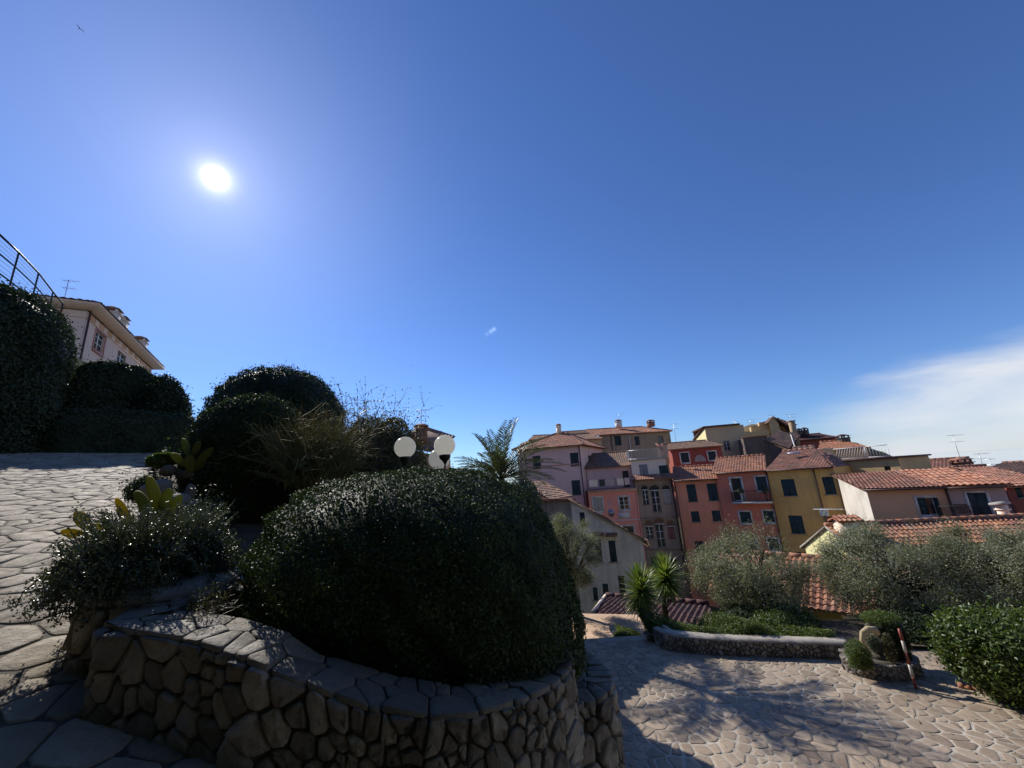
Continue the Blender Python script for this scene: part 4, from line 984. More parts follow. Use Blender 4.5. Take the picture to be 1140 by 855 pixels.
def villa():
    Yc = 19.0; c = PY(96, 352, Yc); az = (lambda p: p)
    dR = 29.5; zE = PY(105, 337, Yc - .5)[2]
    R = PZ(172, 411, zE)
    L_ = PZ(20, 327, zE + .4)
    c2 = np.array([c[0], c[1]]); f1 = Fac(c2, R[:2] - unit(R[:2] - c2) * .6); dirL = unit(L_[:2] - c2); 
    # left face perpendicular to the main face
    pl = -f1.n * 9.0
    t = thing('villa', (c2[0], c2[1], .8), 'pale two-storey villa above the hedges at upper left, its deep eaves against the sky', 'house')
    zb = .5; zw = zE - .18
    hs = [f1.rect(104.5, 369, 116.5, 392), f1.rect(129.5, 392, 140, 411), f1.rect(152.5, 409, 157, 414)]
    m = MB(); wall_mesh(m, f1, 0, f1.L, zb, zw, zw, hs, .2)
    f2 = Fac(c2 - f1.n * 9.0, c2); wall_mesh(m, f2, 0, f2.L, zb, zw, zw, (), .2)
    B = f1.at(f1.L, 0); m.add([(B[0], B[1], zb), (B[0] - f1.n[0] * 9, B[1] - f1.n[1] * 9, zb), (B[0] - f1.n[0] * 9, B[1] - f1.n[1] * 9, zw), (B[0], B[1], zw)], [(0, 1, 2, 3)])
    m.build('wall', 'house', t)
    window(t, f1, hs[0], 'G', 'trimpink'); window(t, f1, hs[1], 'G', None); window(t, f1, hs[2], 'D', None)
    # frieze of painted panels under the eaves
    m = MB(); fbox(m, f1, 0, zw - .42, f1.L, zw - .36, .002, .04); fbox(m, f2, 0, zw - .42, f2.L, zw - .36, .002, .04); m.build('cornice', 'house', t)
    for k in range(int(f1.L / 1.2)): m = MB(); fbox(m, f1, .5 + k * 1.2, zw - .32, 1.1 + k * 1.2, zw - .04, .002, .02); m.build('frieze_panel', 'peach', t)
    for k in range(6): m = MB(); fbox(m, f2, .5 + k * 1.4, zw - .32, 1.1 + k * 1.4, zw - .04, .002, .02); m.build('frieze_panel', 'peach', t)
    ov = .62
    def corner(u, o): return f1.at(u, zE, o)
    a, b, cc, d = corner(-ov, ov), corner(f1.L + ov, ov), corner(f1.L + ov, -9 - ov), corner(-ov, -9 - ov)
    m = MB(); dz = np.array([0, 0, .12]); dn = np.array([0, 0, -.45]); i_ = [f1.at(-.1, zw, .1), f1.at(f1.L + .1, zw, .1), f1.at(f1.L + .1, zw, -9.1), f1.at(-.1, zw, -9.1)]
    V = [a, b, cc, d] + i_ + [a + dz, b + dz, cc + dz, d + dz]
    m.add(V, [(0, 1, 5, 4), (1, 2, 6, 5), (2, 3, 7, 6), (3, 0, 4, 7), (0, 8, 9, 1), (1, 9, 10, 2), (2, 10, 11, 3), (3, 11, 8, 0)]); m.build('soffit', 'house', t)
    rd = 1.15; r0, r1 = (a + d) / 2 + unit(b - a) * 4.5 + (0, 0, rd), (b + cc) / 2 - unit(b - a) * 4.5 + (0, 0, rd)
    e = b - a; z_ = np.array([0, 0, .14])
    rf = tile_roof(t, [a + z_, b + z_, r1 + z_, r0 + z_], e, 'tileold', cw=.3, rl=.45); tile_roof(t, [d + z_, a + z_, r0 + z_], a - d, 'tileold', cw=.3, rl=.45); tile_roof(t, [b + z_, cc + z_, r1 + z_], cc - b, 'tileold', cw=.3, rl=.45)
    tile_roof(t, [cc + z_, d + z_, r0 + z_, r1 + z_], e, 'tileold', cw=.3, rl=.45)
    for fr, ins, h in ((.34, .9, 1.0), (.44, .9, 1.0), (.76, .9, 1.0)):
        p = a + e * fr - np.array([f1.n[0], f1.n[1], 0]) * ins + (0, 0, rd * ins / 5.4); chimney(rf, p, .7, h, 'trim', 'tileold', 'chimney', rot=math.atan2(e[1], e[0]))
    pa = PY(72, 331, 21.5); antenna(t, pa - (0, 0, .8), 2.0, .8, .4, 4)
    pipe(t, [f1.at(.02, zw, .12), f1.at(.02, zb, .12)], .05)
villa()

# house roof peeping over behind the lamps
t = thing('far_house', PY(460, 520, 24) - (0, 0, 3), 'small roof and brick chimney peeping over the shrubs beside the left globe', 'house'); a, b = xy(449, 505, 24), xy(486, 505, 24)
f = Fac(a, b); z = PY(465, 499, 24)[2]; body(t, 'peach', f, -8, z, z - .5, (), 5); P4 = [PY(443, 497, 23.6), PY(489, 501, 23.6), PY(478, 491, 26), PY(463, 488, 26)]
tile_roof(t, [P4[0], P4[1], P4[1] + unit(P4[3] - P4[0]) * 3 + (0, 0, .3), P4[0] + unit(P4[3] - P4[0]) * 3 + (0, 0, .9)], P4[1] - P4[0], 'tileold')
p = PY(469, 492, 24.5); chimney(t, p - (0, 0, .2), .7, .9, 'brick'); antenna(t, p + (0, 0, .5), 1.6, .9, .2, 5)

# ================================================================== THE TOWN
def rpoly(pl, pxs): return [pl.hit(x, y) for x, y in pxs]
def roof_px(root, fac, z, pitch, pxs, mat, over=.35, caps=None, **kw):
    pl, up = slope_from(fac, z, pitch, over); P = rpoly(pl, pxs); o = tile_roof(root, P, np.array([fac.u[0], fac.u[1], 0]), mat, **kw)
    if caps:
        for i, j in caps: ridge_caps(o, P[i] + (0, 0, .05), P[j] + (0, 0, .05), mat)
    return o, P
def roof_dim(root, fac, u0, u1, z, pitch, run, mat, over=.4, hipl=0, hipr=0, name='roof', cw=.24, side=.25):
    """eave line along the facade, rising away over 'run' metres"""
    k = math.tan(radians(pitch)); e0, e1 = fac.at(u0 - side, z, over), fac.at(u1 + side, z, over); r0, r1 = fac.at(u0 - side + hipl, z + k * (run + over), -run), fac.at(u1 + side - hipr, z + k * (run + over), -run)
    o = tile_roof(root, [e0, e1, r1, r0], e1 - e0, mat, cw=cw, name=name); ridge_caps(o, r0 + (0, 0, .07), r1 + (0, 0, .07), mat); return o, (e0, e1, r1, r0)
def gutter(root, fac, u0, u1, z, out=.45):
    m = MB(); m.tube([fac.at(u0, z, out), fac.at(u1, z, out)], .06, 8); return m.build('gutter', 'pipe', root)
def W(root, fac, boxes, kinds=None, surround=None, shut='shutter', sill=True):
    out = []
    for k, b in enumerate(boxes): out.append((fac.rect(*b), (kinds[k] if kinds else 'S')))
    return out

# ---- lilac house
A, C_, B2_ = xy(577, 520, 47.5), xy(648, 520, 46), xy(672, 520, 55)
f1, f2 = Fac(A, C_), Fac(C_, B2_); zE = (PY(577, 503, 47.5)[2] + PY(648, 493.5, 46)[2]) / 2
t = thing('town_house', (*C_, Z1), 'lilac house with hipped tile roof and dark green shutters, left end of the town', 'house', TG)
hs = [f1.rect(593.3, 507.5, 602, 521.6), f1.rect(635, 504, 644.2, 518.6), f1.rect(595, 537, 603, 551), f1.rect(636.7, 534.6, 646.3, 551)]
m = MB(); wall_mesh(m, f1, 0, f1.L, Z1, zE, zE, hs); h2 = [f2.rect(655.4, 507, 658.2, 521), f2.rect(659.4, 508.5, 661.6, 521)]; wall_mesh(m, f2, 0, f2.L, Z1, zE, zE, h2)
D_ = A + (B2_ - C_); m.add([(*A, Z1), (*D_, Z1), (*D_, zE), (*A, zE)], [(0, 1, 2, 3)]); m.add([(*D_, Z1), (*B2_, Z1), (*B2_, zE), (*D_, zE)], [(0, 1, 2, 3)]); m.build('wall', 'lilac', t)
for h in hs: window(t, f1, h)
for h in h2: window(t, f2, h)
m = MB(); zz = f1.hit(615, 519)[1]; fbox(m, f1, 0, zz, f1.L, zz + .12, .002, .03); m.build('string_course', 'trimpink', t)
o_ = .55; k = math.tan(radians(22)); e = [f1.at(-o_, zE, o_), f1.at(f1.L, zE, o_) + np.array([f2.n[0], f2.n[1], 0]) * o_ * .9, f2.at(f2.L + o_, zE, o_), np.array([*D_, zE]) - np.array([f2.n[0], f2.n[1], 0]) * o_ + np.array([*(f2.u * o_), 0])]
cen = sum(e) / 4; ax = unit(e[1] - e[0]); hh_ = 2.1; r0, r1 = cen - ax * .6 + (0, 0, hh_), cen + ax * .6 + (0, 0, hh_)
rf = tile_roof(t, [e[0], e[1], r1, r0], e[1] - e[0], 'tile'); tile_roof(t, [e[1], e[2], r1], e[2] - e[1], 'tile'); tile_roof(t, [e[3], e[0], r0], e[0] - e[3], 'tile'); tile_roof(t, [e[2], e[3], r0, r1], e[3] - e[2], 'tile')
for a, b in ((e[0], r0), (e[1], r1), (r0, r1), (e[2], r1)): ridge_caps(rf, a + (0, 0, .06), b + (0, 0, .06), 'tile', .13)
chimney(rf, cen + (-.3, -.2, hh_ - .1), .5, .9, 'whiteold'); 
for u in (.12 * f1.L / 1, f1.L - .12): pipe(t, [f1.at(u if u > 1 else .8, zE - .1, .08), f1.at(u if u > 1 else .8, Z1 + 2, .08)])
gutter(t, f1, -o_, f1.L, zE - .02, o_ + .04)

# ---- little roofs low left of the lilac house
t = thing('small_house', (*xy(590, 545, 40), Z1), 'small pinkish outbuilding with sloping tile roof below the lilac house', 'house'); f = Fac(xy(566, 545, 41), xy(611, 545, 38)); z0, z1 = PY(580, 537, 40)[2], PY(611, 555, 38)[2]
uA = f.hit(580, 545)[0]; m = MB(); wall_mesh(m, f, 0, uA, Z1, z0 - .5, z0, ()); wall_mesh(m, f, uA, f.L, Z1, z0, z1, ()); m.build('wall', 'peach', t)
s_ = f.n; P4 = [f.at(uA, z0, .25), f.at(f.L + .2, z1 - .05, .25), f.at(f.L + .2, z1 - .05, -4), f.at(uA, z0, -4)]; tile_roof(t, P4, -np.array([*s_, 0]), 'tileold'); P4 = [f.at(-.2, z0 - .55, .25), f.at(uA, z0, .25), f.at(uA, z0, -4), f.at(-.2, z0 - .55, -4)]; tile_roof(t, P4, -np.array([*s_, 0]), 'tileold')
t = thing('roof_box', PY(583, 556, 36.5), 'white rendered box on the low roof below the lilac house', 'roof box'); f = Fac(xy(576.5, 550, 37), xy(589, 550, 36.6)); zb, zt = PY(583, 556.5, 36.8)[2], PY(583, 547.5, 36.8)[2]; body(t, 'whiteold', f, zb, zt, zt, (), 1.0); m = MB(); fbox(m, f, -.05, zt, f.L + .05, zt + .05, -1.05, .05); m.build('lid', 'cement', t)

# ---- top grey-brown house
A, B = xy(669, 490, 60), xy(747, 490, 61); f = Fac(A, B); zE = (f.hit(669, 483)[1] + f.hit(746, 481.5)[1]) / 2
t = thing('town_house', (*A, Z1 + 6), 'grey-brown weathered house with long tile roof, highest behind the lilac house', 'house', TG)
hs = [f.rect(684.3, 485.2, 691.6, 495.8), f.rect(706.7, 485.8, 712, 495.6), f.rect(733, 485.5, 738.3, 493)]
body(t, 'greybrown', f, -2, zE, zE, hs, 8)
for k, h in enumerate(hs): window(t, f, h, 'S' if k < 2 else 'D')
o, Q = roof_dim(t, f, -1.2, f.L, zE, 17, 4.2, 'tile', hipr=3.0, hipl=.5); tile_roof(t, [Q[1], f.at(f.L + .25, zE, -8.4), Q[2]], np.array([*(-f.n), 0]), 'tile')
ridge_caps(o, Q[1] + (0, 0, .06), Q[2] + (0, 0, .06)); chimney(o, PY(689, 475.5, 63.5), .8, .8, 'trim'); chimney(o, PY(725, 475, 63.5), .9, .7, 'brick'); antenna(t, PY(690, 471, 63.5), 1.6, 1.6, .1, 5)
for px in (680.5, 700.5): u = f.hit(px, 490)[0]; pipe(t, [f.at(u, zE, .08), f.at(u, -2, .08)], .06, mat='pipe' if px < 690 else 'trim')
# ---- yellow-sided small house beside it
A, B = xy(643, 490, 57), xy(669, 490, 57.5); f = Fac(A, B); zE = f.hit(660, 489)[1]
t = thing('town_house', (*A, Z1 + 6), 'sand-coloured low house with a flat tile roof behind the lilac house roof', 'house', TG); body(t, 'yellowish', f, -2, zE, zE, (), 6); roof_dim(t, f, 0, f.L, zE, 20, 2.6, 'tileold', hipr=.8)
A, B = xy(589, 490, 62), xy(640, 484, 64); f = Fac(A, B); zE = f.hit(612, 489)[1]
t = thing('town_house', (*A, Z1 + 6), 'far low house whose dull roof shows left of the lilac roof peak', 'house', TG); body(t, 'greybrown', f, -2, zE, zE, (), 6); roof_dim(t, f, 0, f.L, zE, 15, 3.5, 'tileold', hipl=2)
A, B = xy(612, 484, 66), xy(662, 480, 66); f = Fac(A, B); zE = f.hit(640, 483)[1]
t = thing('town_house', (*A, Z1 + 6), 'far house with grey-tiled roof between the lilac peak and the grey-brown house', 'house', TG); o = body(t, 'greybrown', f, -2, zE, zE, (), 6); o, Q = roof_dim(t, f, 0, f.L, zE, 12, 3.5, 'tileold', hipl=2); 

# ---- pink balcony house with lilac upper floor
A, B = xy(655.8, 560, 44), xy(710.5, 560, 43); f = Fac(A, B); zT = f.hit(680, 545.5)[1]
t = thing('town_house', (*A, Z1), 'pink house with white window trim and a washing-hung terrace, between lilac and grey arched houses', 'house', TG)
hs = [f.rect(660.5, 554, 671, 569), f.rect(689.5, 553, 700, 567.5), f.rect(693, 585.5, 706, 597)]
body(t, 'pink', f, Z1, zT, zT, hs, 3.2, name='wall')
window(t, f, hs[0], 'S', 'trim', 'shutterpale'); window(t, f, hs[1], 'G', 'trim'); window(t, f, hs[2], 'D', 'trim')
m = MB(); a = f.hit(671, 580)[1]; 
for (x0, y0, x1, y1) in ((688.5, 570.5, 701.5, 577.5), (660, 571.5, 671, 577.5)): r_ = f.rect(x0, y0, x1, y1); fbox(m, f, r_[0], r_[1], r_[2], r_[3], .002, .03)
z = f.hit(680, 579)[1]; fbox(m, f, 0, z - .1, f.L, z, .002, .045); fbox(m, f, 0, zT - .18, f.L, zT, .002, .05); m.build('cornice', 'trim', t)
m = MB(); fbox(m, f, -.1, zT, f.L + .1, zT + .10, -3.2, .5); m.build('terrace_slab', 'trimpink', t)
rail(t, [f.at(.05, zT + .1, .42), f.at(f.L - .8, zT + .1, .42)], 1.05, step=.14, rails=(.05, 1))
f3 = Fac(f.at(0, 0, -3.2)[:2], f.at(f.L, 0, -3.2)[:2]); zR = f3.hit(680, 519.5)[1]; hd = [f3.rect(693.5, 524, 700.5, 541)]; hd[0] = (hd[0][0], zT + .12, hd[0][2], hd[0][3])
body(t, 'lilac', f3, zT, zR, zR, hd, 5, name='upper_wall'); window(t, f3, hd[0], 'D', None, sill=False)
roof_dim(t, f3, 0, f3.L, zR, 24, 3.4, 'tileold', over=.5, hipl=.6)
# washing on the terrace rail
RG2 = np.random.default_rng(4)
for k, (u, wd, mat_, lab) in enumerate(((.25, .9, 'whiteold', 'white'), (1.35, .55, 'shutter', 'dark'), (2.05, .9, 'greylilac', 'grey'), (3.2, .7, 'whiteold', 'pale'), (4.0, .5, 'lilac', 'mauve'))):
    m = MB(); nu, nv = 14, 8; V = [f.at(u + wd * i / nu, zT + 1.18 - .72 * j / nv, .46 + .035 * sin(i * 1.4 + k) * (j / nv + .1)) for j in range(nv + 1) for i in range(nu + 1)]; m.add(V, [(j * (nu + 1) + i, j * (nu + 1) + i + 1, (j + 1) * (nu + 1) + i + 1, (j + 1) * (nu + 1) + i) for j in range(nv) for i in range(nu)])
    od = ['first', 'second', 'third', 'fourth', 'fifth'][k]; solo(m, 'laundry', mat_, f.at(u, zT + .5, .46), f'{lab} cloth hung on the pink house terrace rail, {od} from the left', 'laundry', 'laundry on the terrace rail', True)
m = MB(); c = PY(680, 571, 41.5); m.lathe(c, [(.02, 0), (.2, .06), (.36, .16)], 16); V = m.v[0] - c; V = np.stack([V[:, 0], -V[:, 2], V[:, 1]], 1) + c; m.v[0] = V
t = thing('satellite_dish', c - (0, 0, .8), 'grey satellite dish on a thin mast in front of the pink house', 'satellite dish'); m.build('dish', 'alu', t, True); m = MB(); m.tube([PY(680, 601, 41.4), PY(678.5, 556, 41.4)], .03, 6); m.build('mast', 'alu', t)

# ---- grey arched (venetian) house
A, B = xy(707.4, 560, 43.2), xy(752.5, 560, 42); f = Fac(A, B); zT = f.hit(730, 532.5)[1]
t = thing('town_house', (*A, Z1), 'narrow weathered grey house with three-arched windows and a white railed roof terrace', 'house', TG)
rows = [(715.5, 546, 722, 562), (725.8, 546.5, 735, 570), (739, 546, 746.5, 560.5), (719.5, 586.5, 727, 600), (730.8, 584, 739.5, 609), (743.5, 586.5, 751, 600)]
hs = [f.rect(*b) for b in rows]; hs += [f.rect(725, 620, 734, 636), f.rect(746, 622, 754, 636)]; body(t, 'venetian', f, Z1, zT, zT, hs, 8)
kinds = ['G', 'G', 'S', 'G', 'G', 'S', 'S', 'S']; sh = ['shutter', 'shutter', 'shutterpale', 'shutter', 'shutter', 'shutterred', 'shutter', 'shutter']
for h, kd, s_ in zip(hs, kinds, sh): window(t, f, h, kd, None, s_)
for h in hs[:6]:          # arched hoods over the openings
    c = (h[0] + h[2]) / 2; R = (h[2] - h[0]) / 2 + .10; m = MB(); n = 10; zc = h[3] + .12; V = []
    for o_ in (.003, .10):
        for rr in (R, R + .16):
            for i in range(n + 1): a = pi * i / n; V.append(f.at(c - rr * cos(a), zc + rr * sin(a), o_))
    k = n + 1; F = [];
    for i in range(n): F += [(2 * k + i, 2 * k + i + 1, 3 * k + i + 1, 3 * k + i), (i, i + 1, 2 * k + i + 1, 2 * k + i), (k + i, k + i + 1, 3 * k + i + 1, 3 * k + i)]
    m.add(V, F); hd = m.build('arch_moulding', 'venetian', t); 
    m = MB(); V = [f.at(c - (R - .02) * cos(pi * i / n), zc + (R - .02) * sin(pi * i / n), .02) for i in range(n + 1)]; m.add(V, [tuple(range(n + 1))]); m.build('tympanum', 'glass' if h is hs[0] or h is hs[1] or h is hs[2] else 'rust', hd)
    m = MB(); fbox(m, f, h[0] - .15, h[3] + .02, h[2] + .15, h[3] + .11, .003, .08); m.build('impost', 'trim', hd)
for z_ in (f.hit(730, 577)[1], f.hit(730, 612)[1]): m = MB(); fbox(m, f, 0, z_, f.L, z_ + .16, .002, .06); m.build('string_course', 'venetian', t)
pipe(t, [f.at(f.L - .15, zT, .1), f.at(f.L - .15, Z1 + 2, .1)]); pipe(t, [f.at(.12, zT, .1), f.at(.12, Z1 + 2, .1)])
P4 = [f.at(-.2, zT - .05, .55), f.at(f.L + .35, zT - .05, .55), f.at(f.L + .35, zT + .42, -.9), f.at(-.2, zT + .42, -.9)]; tile_roof(t, P4, np.array([*f.u, 0]), 'tile', name='pent_roof')
f3 = Fac(f.at(0.05, 0, -1)[:2], f.at(f.L - .3, 0, -1)[:2]); zA = f3.hit(730, 511)[1]; hs = [f3.rect(712, 517, 721.3, 529), f3.rect(733.7, 518, 744, 527)]
body(t, 'whiteold', f3, zT, zA, zA, hs, 4, name='attic_wall'); window(t, f3, hs[0], 'S', None, 'shuttergrey', sill=False); window(t, f3, hs[1], 'S')
m = MB(); fbox(m, f3, -.15, zA, f3.L + .15, zA + .12, -4, .2); m.build('terrace_slab', 'cement', t); rail(t, [f3.at(-.4, zA + .12, -3), f3.at(-.05, zA + .12, .1), f3.at(f3.L - .5, zA + .12, .1)], 1.0, 'alu', .18, .018)
# pinkish dormer with steps
t = thing('roof_dormer', PY(737, 508, 45), 'pink stepped parapet beside the white roof terrace rail', 'parapet'); f = Fac(xy(731, 500, 45.4), xy(744, 505, 44.6)); m = MB(); za, zb_ = f.hit(732, 494)[1], f.hit(742, 506)[1]; wall_mesh(m, f, 0, f.L * .55, zb_ - 1, za, za - .9, ()); wall_mesh(m, f, f.L * .55, f.L, zb_ - 1, za - .2, za - .25, ()); m.build('wall', 'peach', t)
m = MB(); m.obox(f.at(f.L * .28, za - .38, -.1), (*(f.u * f.L * .30), -.42), (*(f.n * .2), 0), (0, 0, .05)); fbox(m, f, f.L * .55, za - .2, f.L + .05, za - .1, -.3, .08); m.build('coping', 'tile', t)

# ---- red upper house behind the pink row
A, B = xy(748, 505, 47.5), xy(804, 505, 46); f = Fac(A, B); zE = (f.hit(748, 500)[1] + f.hit(804, 496.8)[1]) / 2
t = thing('town_house', (*A, Z1 + 4), 'red upper house with two cream-framed windows set back above the pink row', 'house', TG); hs = [f.rect(758, 504, 767, 515), f.rect(788.5, 502.5, 797, 512)]
body(t, 'darkred', f, -6, zE, zE, hs, 6)
for h in hs: window(t, f, h, 'S', 'trim')
roof_dim(t, f, -.6, f.L, zE, 15, 3.0, 'tileold', hipr=1.2)
u = f.hit(779, 510)[0]; z = f.hit(779, 515)[1]; m = MB(); n = 14; V = [f.at(u + .62 * cos(pi * i / n), z + .1 + .62 * 1.3 * sin(pi * i / n), .10) for i in range(n + 1)]; m.add(V, [tuple(range(n + 1))]); m.build('wall_arch', 'cement', t)

# ---- salmon house
A, B = xy(753.5, 560, 41.5), xy(803, 560, 39.8); f = Fac(A, B); zE = (f.hit(754, 535)[1] + f.hit(803, 533)[1]) / 2
t = thing('town_house', (*A, Z1), 'plain salmon-pink house with narrow unframed green shutters right of the arched house', 'house', TG)
hs = [f.rect(*b) for b in ((765.2, 539.2, 775.4, 558.6), (788, 538.2, 798.8, 557.4), (769.6, 569.2, 778.8, 581), (793, 568.4, 802.2, 580.2), (774.4, 602.4, 783.6, 614.2), (797.5, 601.5, 804, 612.5), (778, 632, 786, 644))]
hs[5] = (hs[5][0], hs[5][1], min(hs[5][2], f.L - .15), hs[5][3])
body(t, 'salmon', f, Z1, zE, zE, hs, 8)
for h in hs: window(t, f, h)
roof_dim(t, f, 0, f.L + .1, zE, 20, 3.2, 'tilered', side=.05); gutter(t, f, 0, f.L, zE - .02, .42); pipe(t, [f.at(.12, zE, .1), f.at(.12, Z1 + 2, .1)])
# ---- rose house with balcony
A2, B = xy(803, 560, 39.6), xy(861.5, 560, 37.2); f = Fac(A2, B); zE = (f.hit(803, 526.3)[1] + f.hit(861, 523.7)[1]) / 2
t = thing('town_house', (*A2, Z1), 'rose-red house with white-framed windows and a balcony, joined to the ochre house', 'house', TG)
hs = [f.rect(*b) for b in ((815, 532, 826.8, 557.5), (842.2, 530.5, 854.6, 545.8), (824.2, 569.8, 836, 582), (850.4, 568.8, 862, 581.4), (830, 601.5, 843, 613), (856, 600, 867, 612))]
hs = [(h[0], h[1], min(h[2], f.L - .2), h[3]) for h in hs]
body(t, 'rose', f, Z1, zE, zE, hs, 8)
for k, h in enumerate(hs): window(t, f, h, 'D' if k == 0 else 'S', 'trim', sill=k > 0)
zs = hs[0][1] - .06; uL = hs[0][0] - .1; m = MB(); fbox(m, f, uL, zs - .16, f.L - .05, zs, .0, .85); bal = m.build('balcony', 'trim', t); rail(bal, [f.at(uL + .04, zs, 0), f.at(uL + .04, zs, .8), f.at(f.L - .1, zs, .8), f.at(f.L - .1, zs, 0)], 1.0, 'iron', .1, .011)
for k, (px, lab, s_) in enumerate(((826, 'pot plant on the left end of the rose house balcony', .32), (853, 'pale flowering pot plant on the right half of the rose house balcony', .3))):
    u = f.hit(px, 550)[0]; p = f.at(u, zs, .62); tt = thing('potted_plant', p, lab, 'potted plant'); m = MB(); m.lathe(p, [(.12, .55), (.17, .8)], 12); m.lathe(p, [(.1, 0), (.1, .56)], 8); m.build('pot', 'brick' if k else 'white', tt); m = MB(); n = 900; leaves(m, p + (0, 0, .98) + sph(n) * s_ * (RNG.random((n, 1)) ** .4), sph(n), .08, .04, jit=1); m.build('foliage', 'leaf_succ', tt)
# ---- ochre house
C_ = xy(938, 560, 33.3); f2 = Fac(B, C_); zE2 = (f2.hit(861, 523.5)[1] + f2.hit(930, 520)[1]) / 2
t2 = thing('town_house', (*B, Z1), 'ochre-yellow house with large dark green shutters in the middle right of the row', 'house', TG)
hs = [f2.rect(*b) for b in ((870.8, 533.5, 886, 552), (917, 530.8, 931.5, 550.4), (879.6, 574, 894.8, 594), (921, 575, 933, 587), (872, 616, 884, 628), (888, 615, 898, 627))]
hs = [(h[0], h[1], min(h[2], f2.L - .2), h[3]) for h in hs]
body(t2, 'ochre', f2, Z1, zE2, zE2, hs, 9)
for k, h in enumerate(hs): window(t2, f2, h, 'D' if k > 2 else 'S')
u = f2.hit(906, 523)[0]; pipe(t2, [f2.at(u, zE2, .1), f2.at(u, Z1 + 2, .1)]); pipe(t, [f.at(f.L - .06, zE, .1), f.at(f.L - .06, Z1 + 2, .1)])
roof_dim(t, f, -.3, f.L, zE, 17, 4.4, 'tilered', side=.0); roof_dim(t2, f2, 0, f2.L, zE2 + .01, 17, 5.2, 'tile', side=.0, hipr=2.2)
gutter(t, f, 0, f.L, zE - .02, .42); gutter(t2, f2, 0, f2.L, zE2 - .02, .42)
e1_ = f2.at(f2.L, zE2, .4); q2 = f2.at(f2.L - 2.2, zE2 + math.tan(radians(17)) * 5.6, -5.2); tile_roof(t2, [e1_, f2.at(f2.L, zE2, -9), q2], np.array([*(-f2.n), 0]), 'tile')
m = MB(); e = f2.at(f2.L - 3.3, zE2 + 1.2, -2.6); m.obox(e + (0, 0, .25), (.45, -.2, 0), (.1, .25, .05), (0, 0, .05)); m.build('roof_vent', 'alu', t2)
# drying rack
u = f2.hit(923, 565)[0]; t = thing('drying_rack', f2.at(u, f2.hit(923, 568)[1], .5), 'white wire clothes rack with washing fixed to the ochre house wall', 'drying rack'); m = MB(); z = f2.hit(923, 566)[1]
for k in range(6): m.tube([f2.at(u - .9, z, .1 + k * .16), f2.at(min(u + 1.4, f2.L), z, .1 + k * .16)], .012, 4)
for uu in (u - .9, u + .3, min(u + 1.4, f2.L)): m.tube([f2.at(uu, z, 0), f2.at(uu, z, .95)], .018, 4)
m.build('frame', 'white', t); m = MB(); nu, nv = 12, 6; V = [f2.at(u - .6 + .6 * i / nu, z - .55 * j / nv, .5 + .04 * sin(i + j)) for j in range(nv + 1) for i in range(nu + 1)]; m.add(V, [(j * 13 + i, j * 13 + i + 1, (j + 1) * 13 + i + 1, (j + 1) * 13 + i) for j in range(nv) for i in range(nu)]); solo(m, 'laundry', 'white', f2.at(u, z, .5), 'small white cloth hanging from the rack on the ochre house', 'laundry')

# ---- tall beige house behind
A, B = xy(787, 490, 57), xy(831, 490, 56); f = Fac(A, B); zT = (f.hit(787, 476)[1] + f.hit(827, 472.8)[1]) / 2; D_ = xy(772.5, 490, 64)
t = thing('town_house', (*A, -5), 'tall plain beige block with a thin dark roof edge behind the red upper house', 'house', TG); h = [f.rect(806, 490.5, 812.6, 501)]; body(t, 'beige', f, -6, zT, zT, h, 7, left=False); window(t, f, h[0], 'G', None)
m = MB(); zl = PY(772.5, 490.5, 64)[2]; m.add([(*A, -6), (*D_, -6), (*D_, zl), (*A, zT)], [(0, 1, 2, 3)]); m.build('side_wall', 'cream', t)  # sunlight on the left side put into a paler plaster than the front
m = MB(); fbox(m, f, -.2, zT, f.L * .9, zT + .22, -7, .35); m.obox((np.array([*A, zT + .1]) + np.array([*D_, zl + .1])) / 2, (np.array([*D_, zl]) - np.array([*A, zT])) / 2, (.25, .1, 0), (0, 0, .1)); m.build('roof_edge', 'tiledark', t)
# ---- ruin and castle hill
A, B = xy(829, 497, 52), xy(856, 497, 51); f = Fac(A, B); zT = f.hit(842, 486.5)[1]
t = thing('ruined_wall', (*A, -4), 'dark windowless rubble wall below the terraced hilltop', 'ruin'); body(t, 'ruin', f, -5, zT, zT, (), 5); m = MB(); fbox(m, f, -.1, zT, f.L + .1, zT + .12, -.5, .1); m.build('coping', 'rust', t)
A, B = xy(855, 495, 51), xy(879, 495, 48.5); f = Fac(A, B); z0, z1 = f.hit(856, 482)[1], f.hit(878, 484.5)[1]
t = thing('town_house', (*A, -4), 'small rusty-walled lean-to house between the rubble wall and the thin white pole', 'house', TG); m = MB(); wall_mesh(m, f, 0, f.L, -5, z0 - .6, z1 - 1.6, ()); m.build('wall', 'ruin', t); P4 = [f.at(0, z0 - .9, .3), f.at(f.L, z1 - 2.0, .3), f.at(f.L, z1, -2.5), f.at(0, z0, -2.5)]; tile_roof(t, P4, P4[1] - P4[0], 'tileold')
hp = [PY(x, y, Y) for x, y, Y in ((824, 486, 66), (833, 476, 66), (846, 470.5, 66), (858, 466.5, 66), (866, 463, 66), (876, 468, 66), (886, 476, 66), (935, 486, 68), (960, 496, 68))]
m = MB(); n = len(hp); rg = np.random.default_rng(3); V = []; rows_ = 8; sub = 5
xs = np.interp(np.linspace(0, n - 1, n * sub), np.arange(n), [p[0] for p in hp]); zs_ = np.interp(np.linspace(0, n - 1, n * sub), np.arange(n), [p[2] for p in hp])
for k in range(rows_):
    for x, z in zip(xs, zs_): V.append((x, 66 - k * 1.4 + rg.normal(0, .2) + (8 if k == 0 else 0), (z - .3) * (1 - k * .05) - k * .85 * (1 + .3 * (k % 2)) + rg.normal(0, .08)))
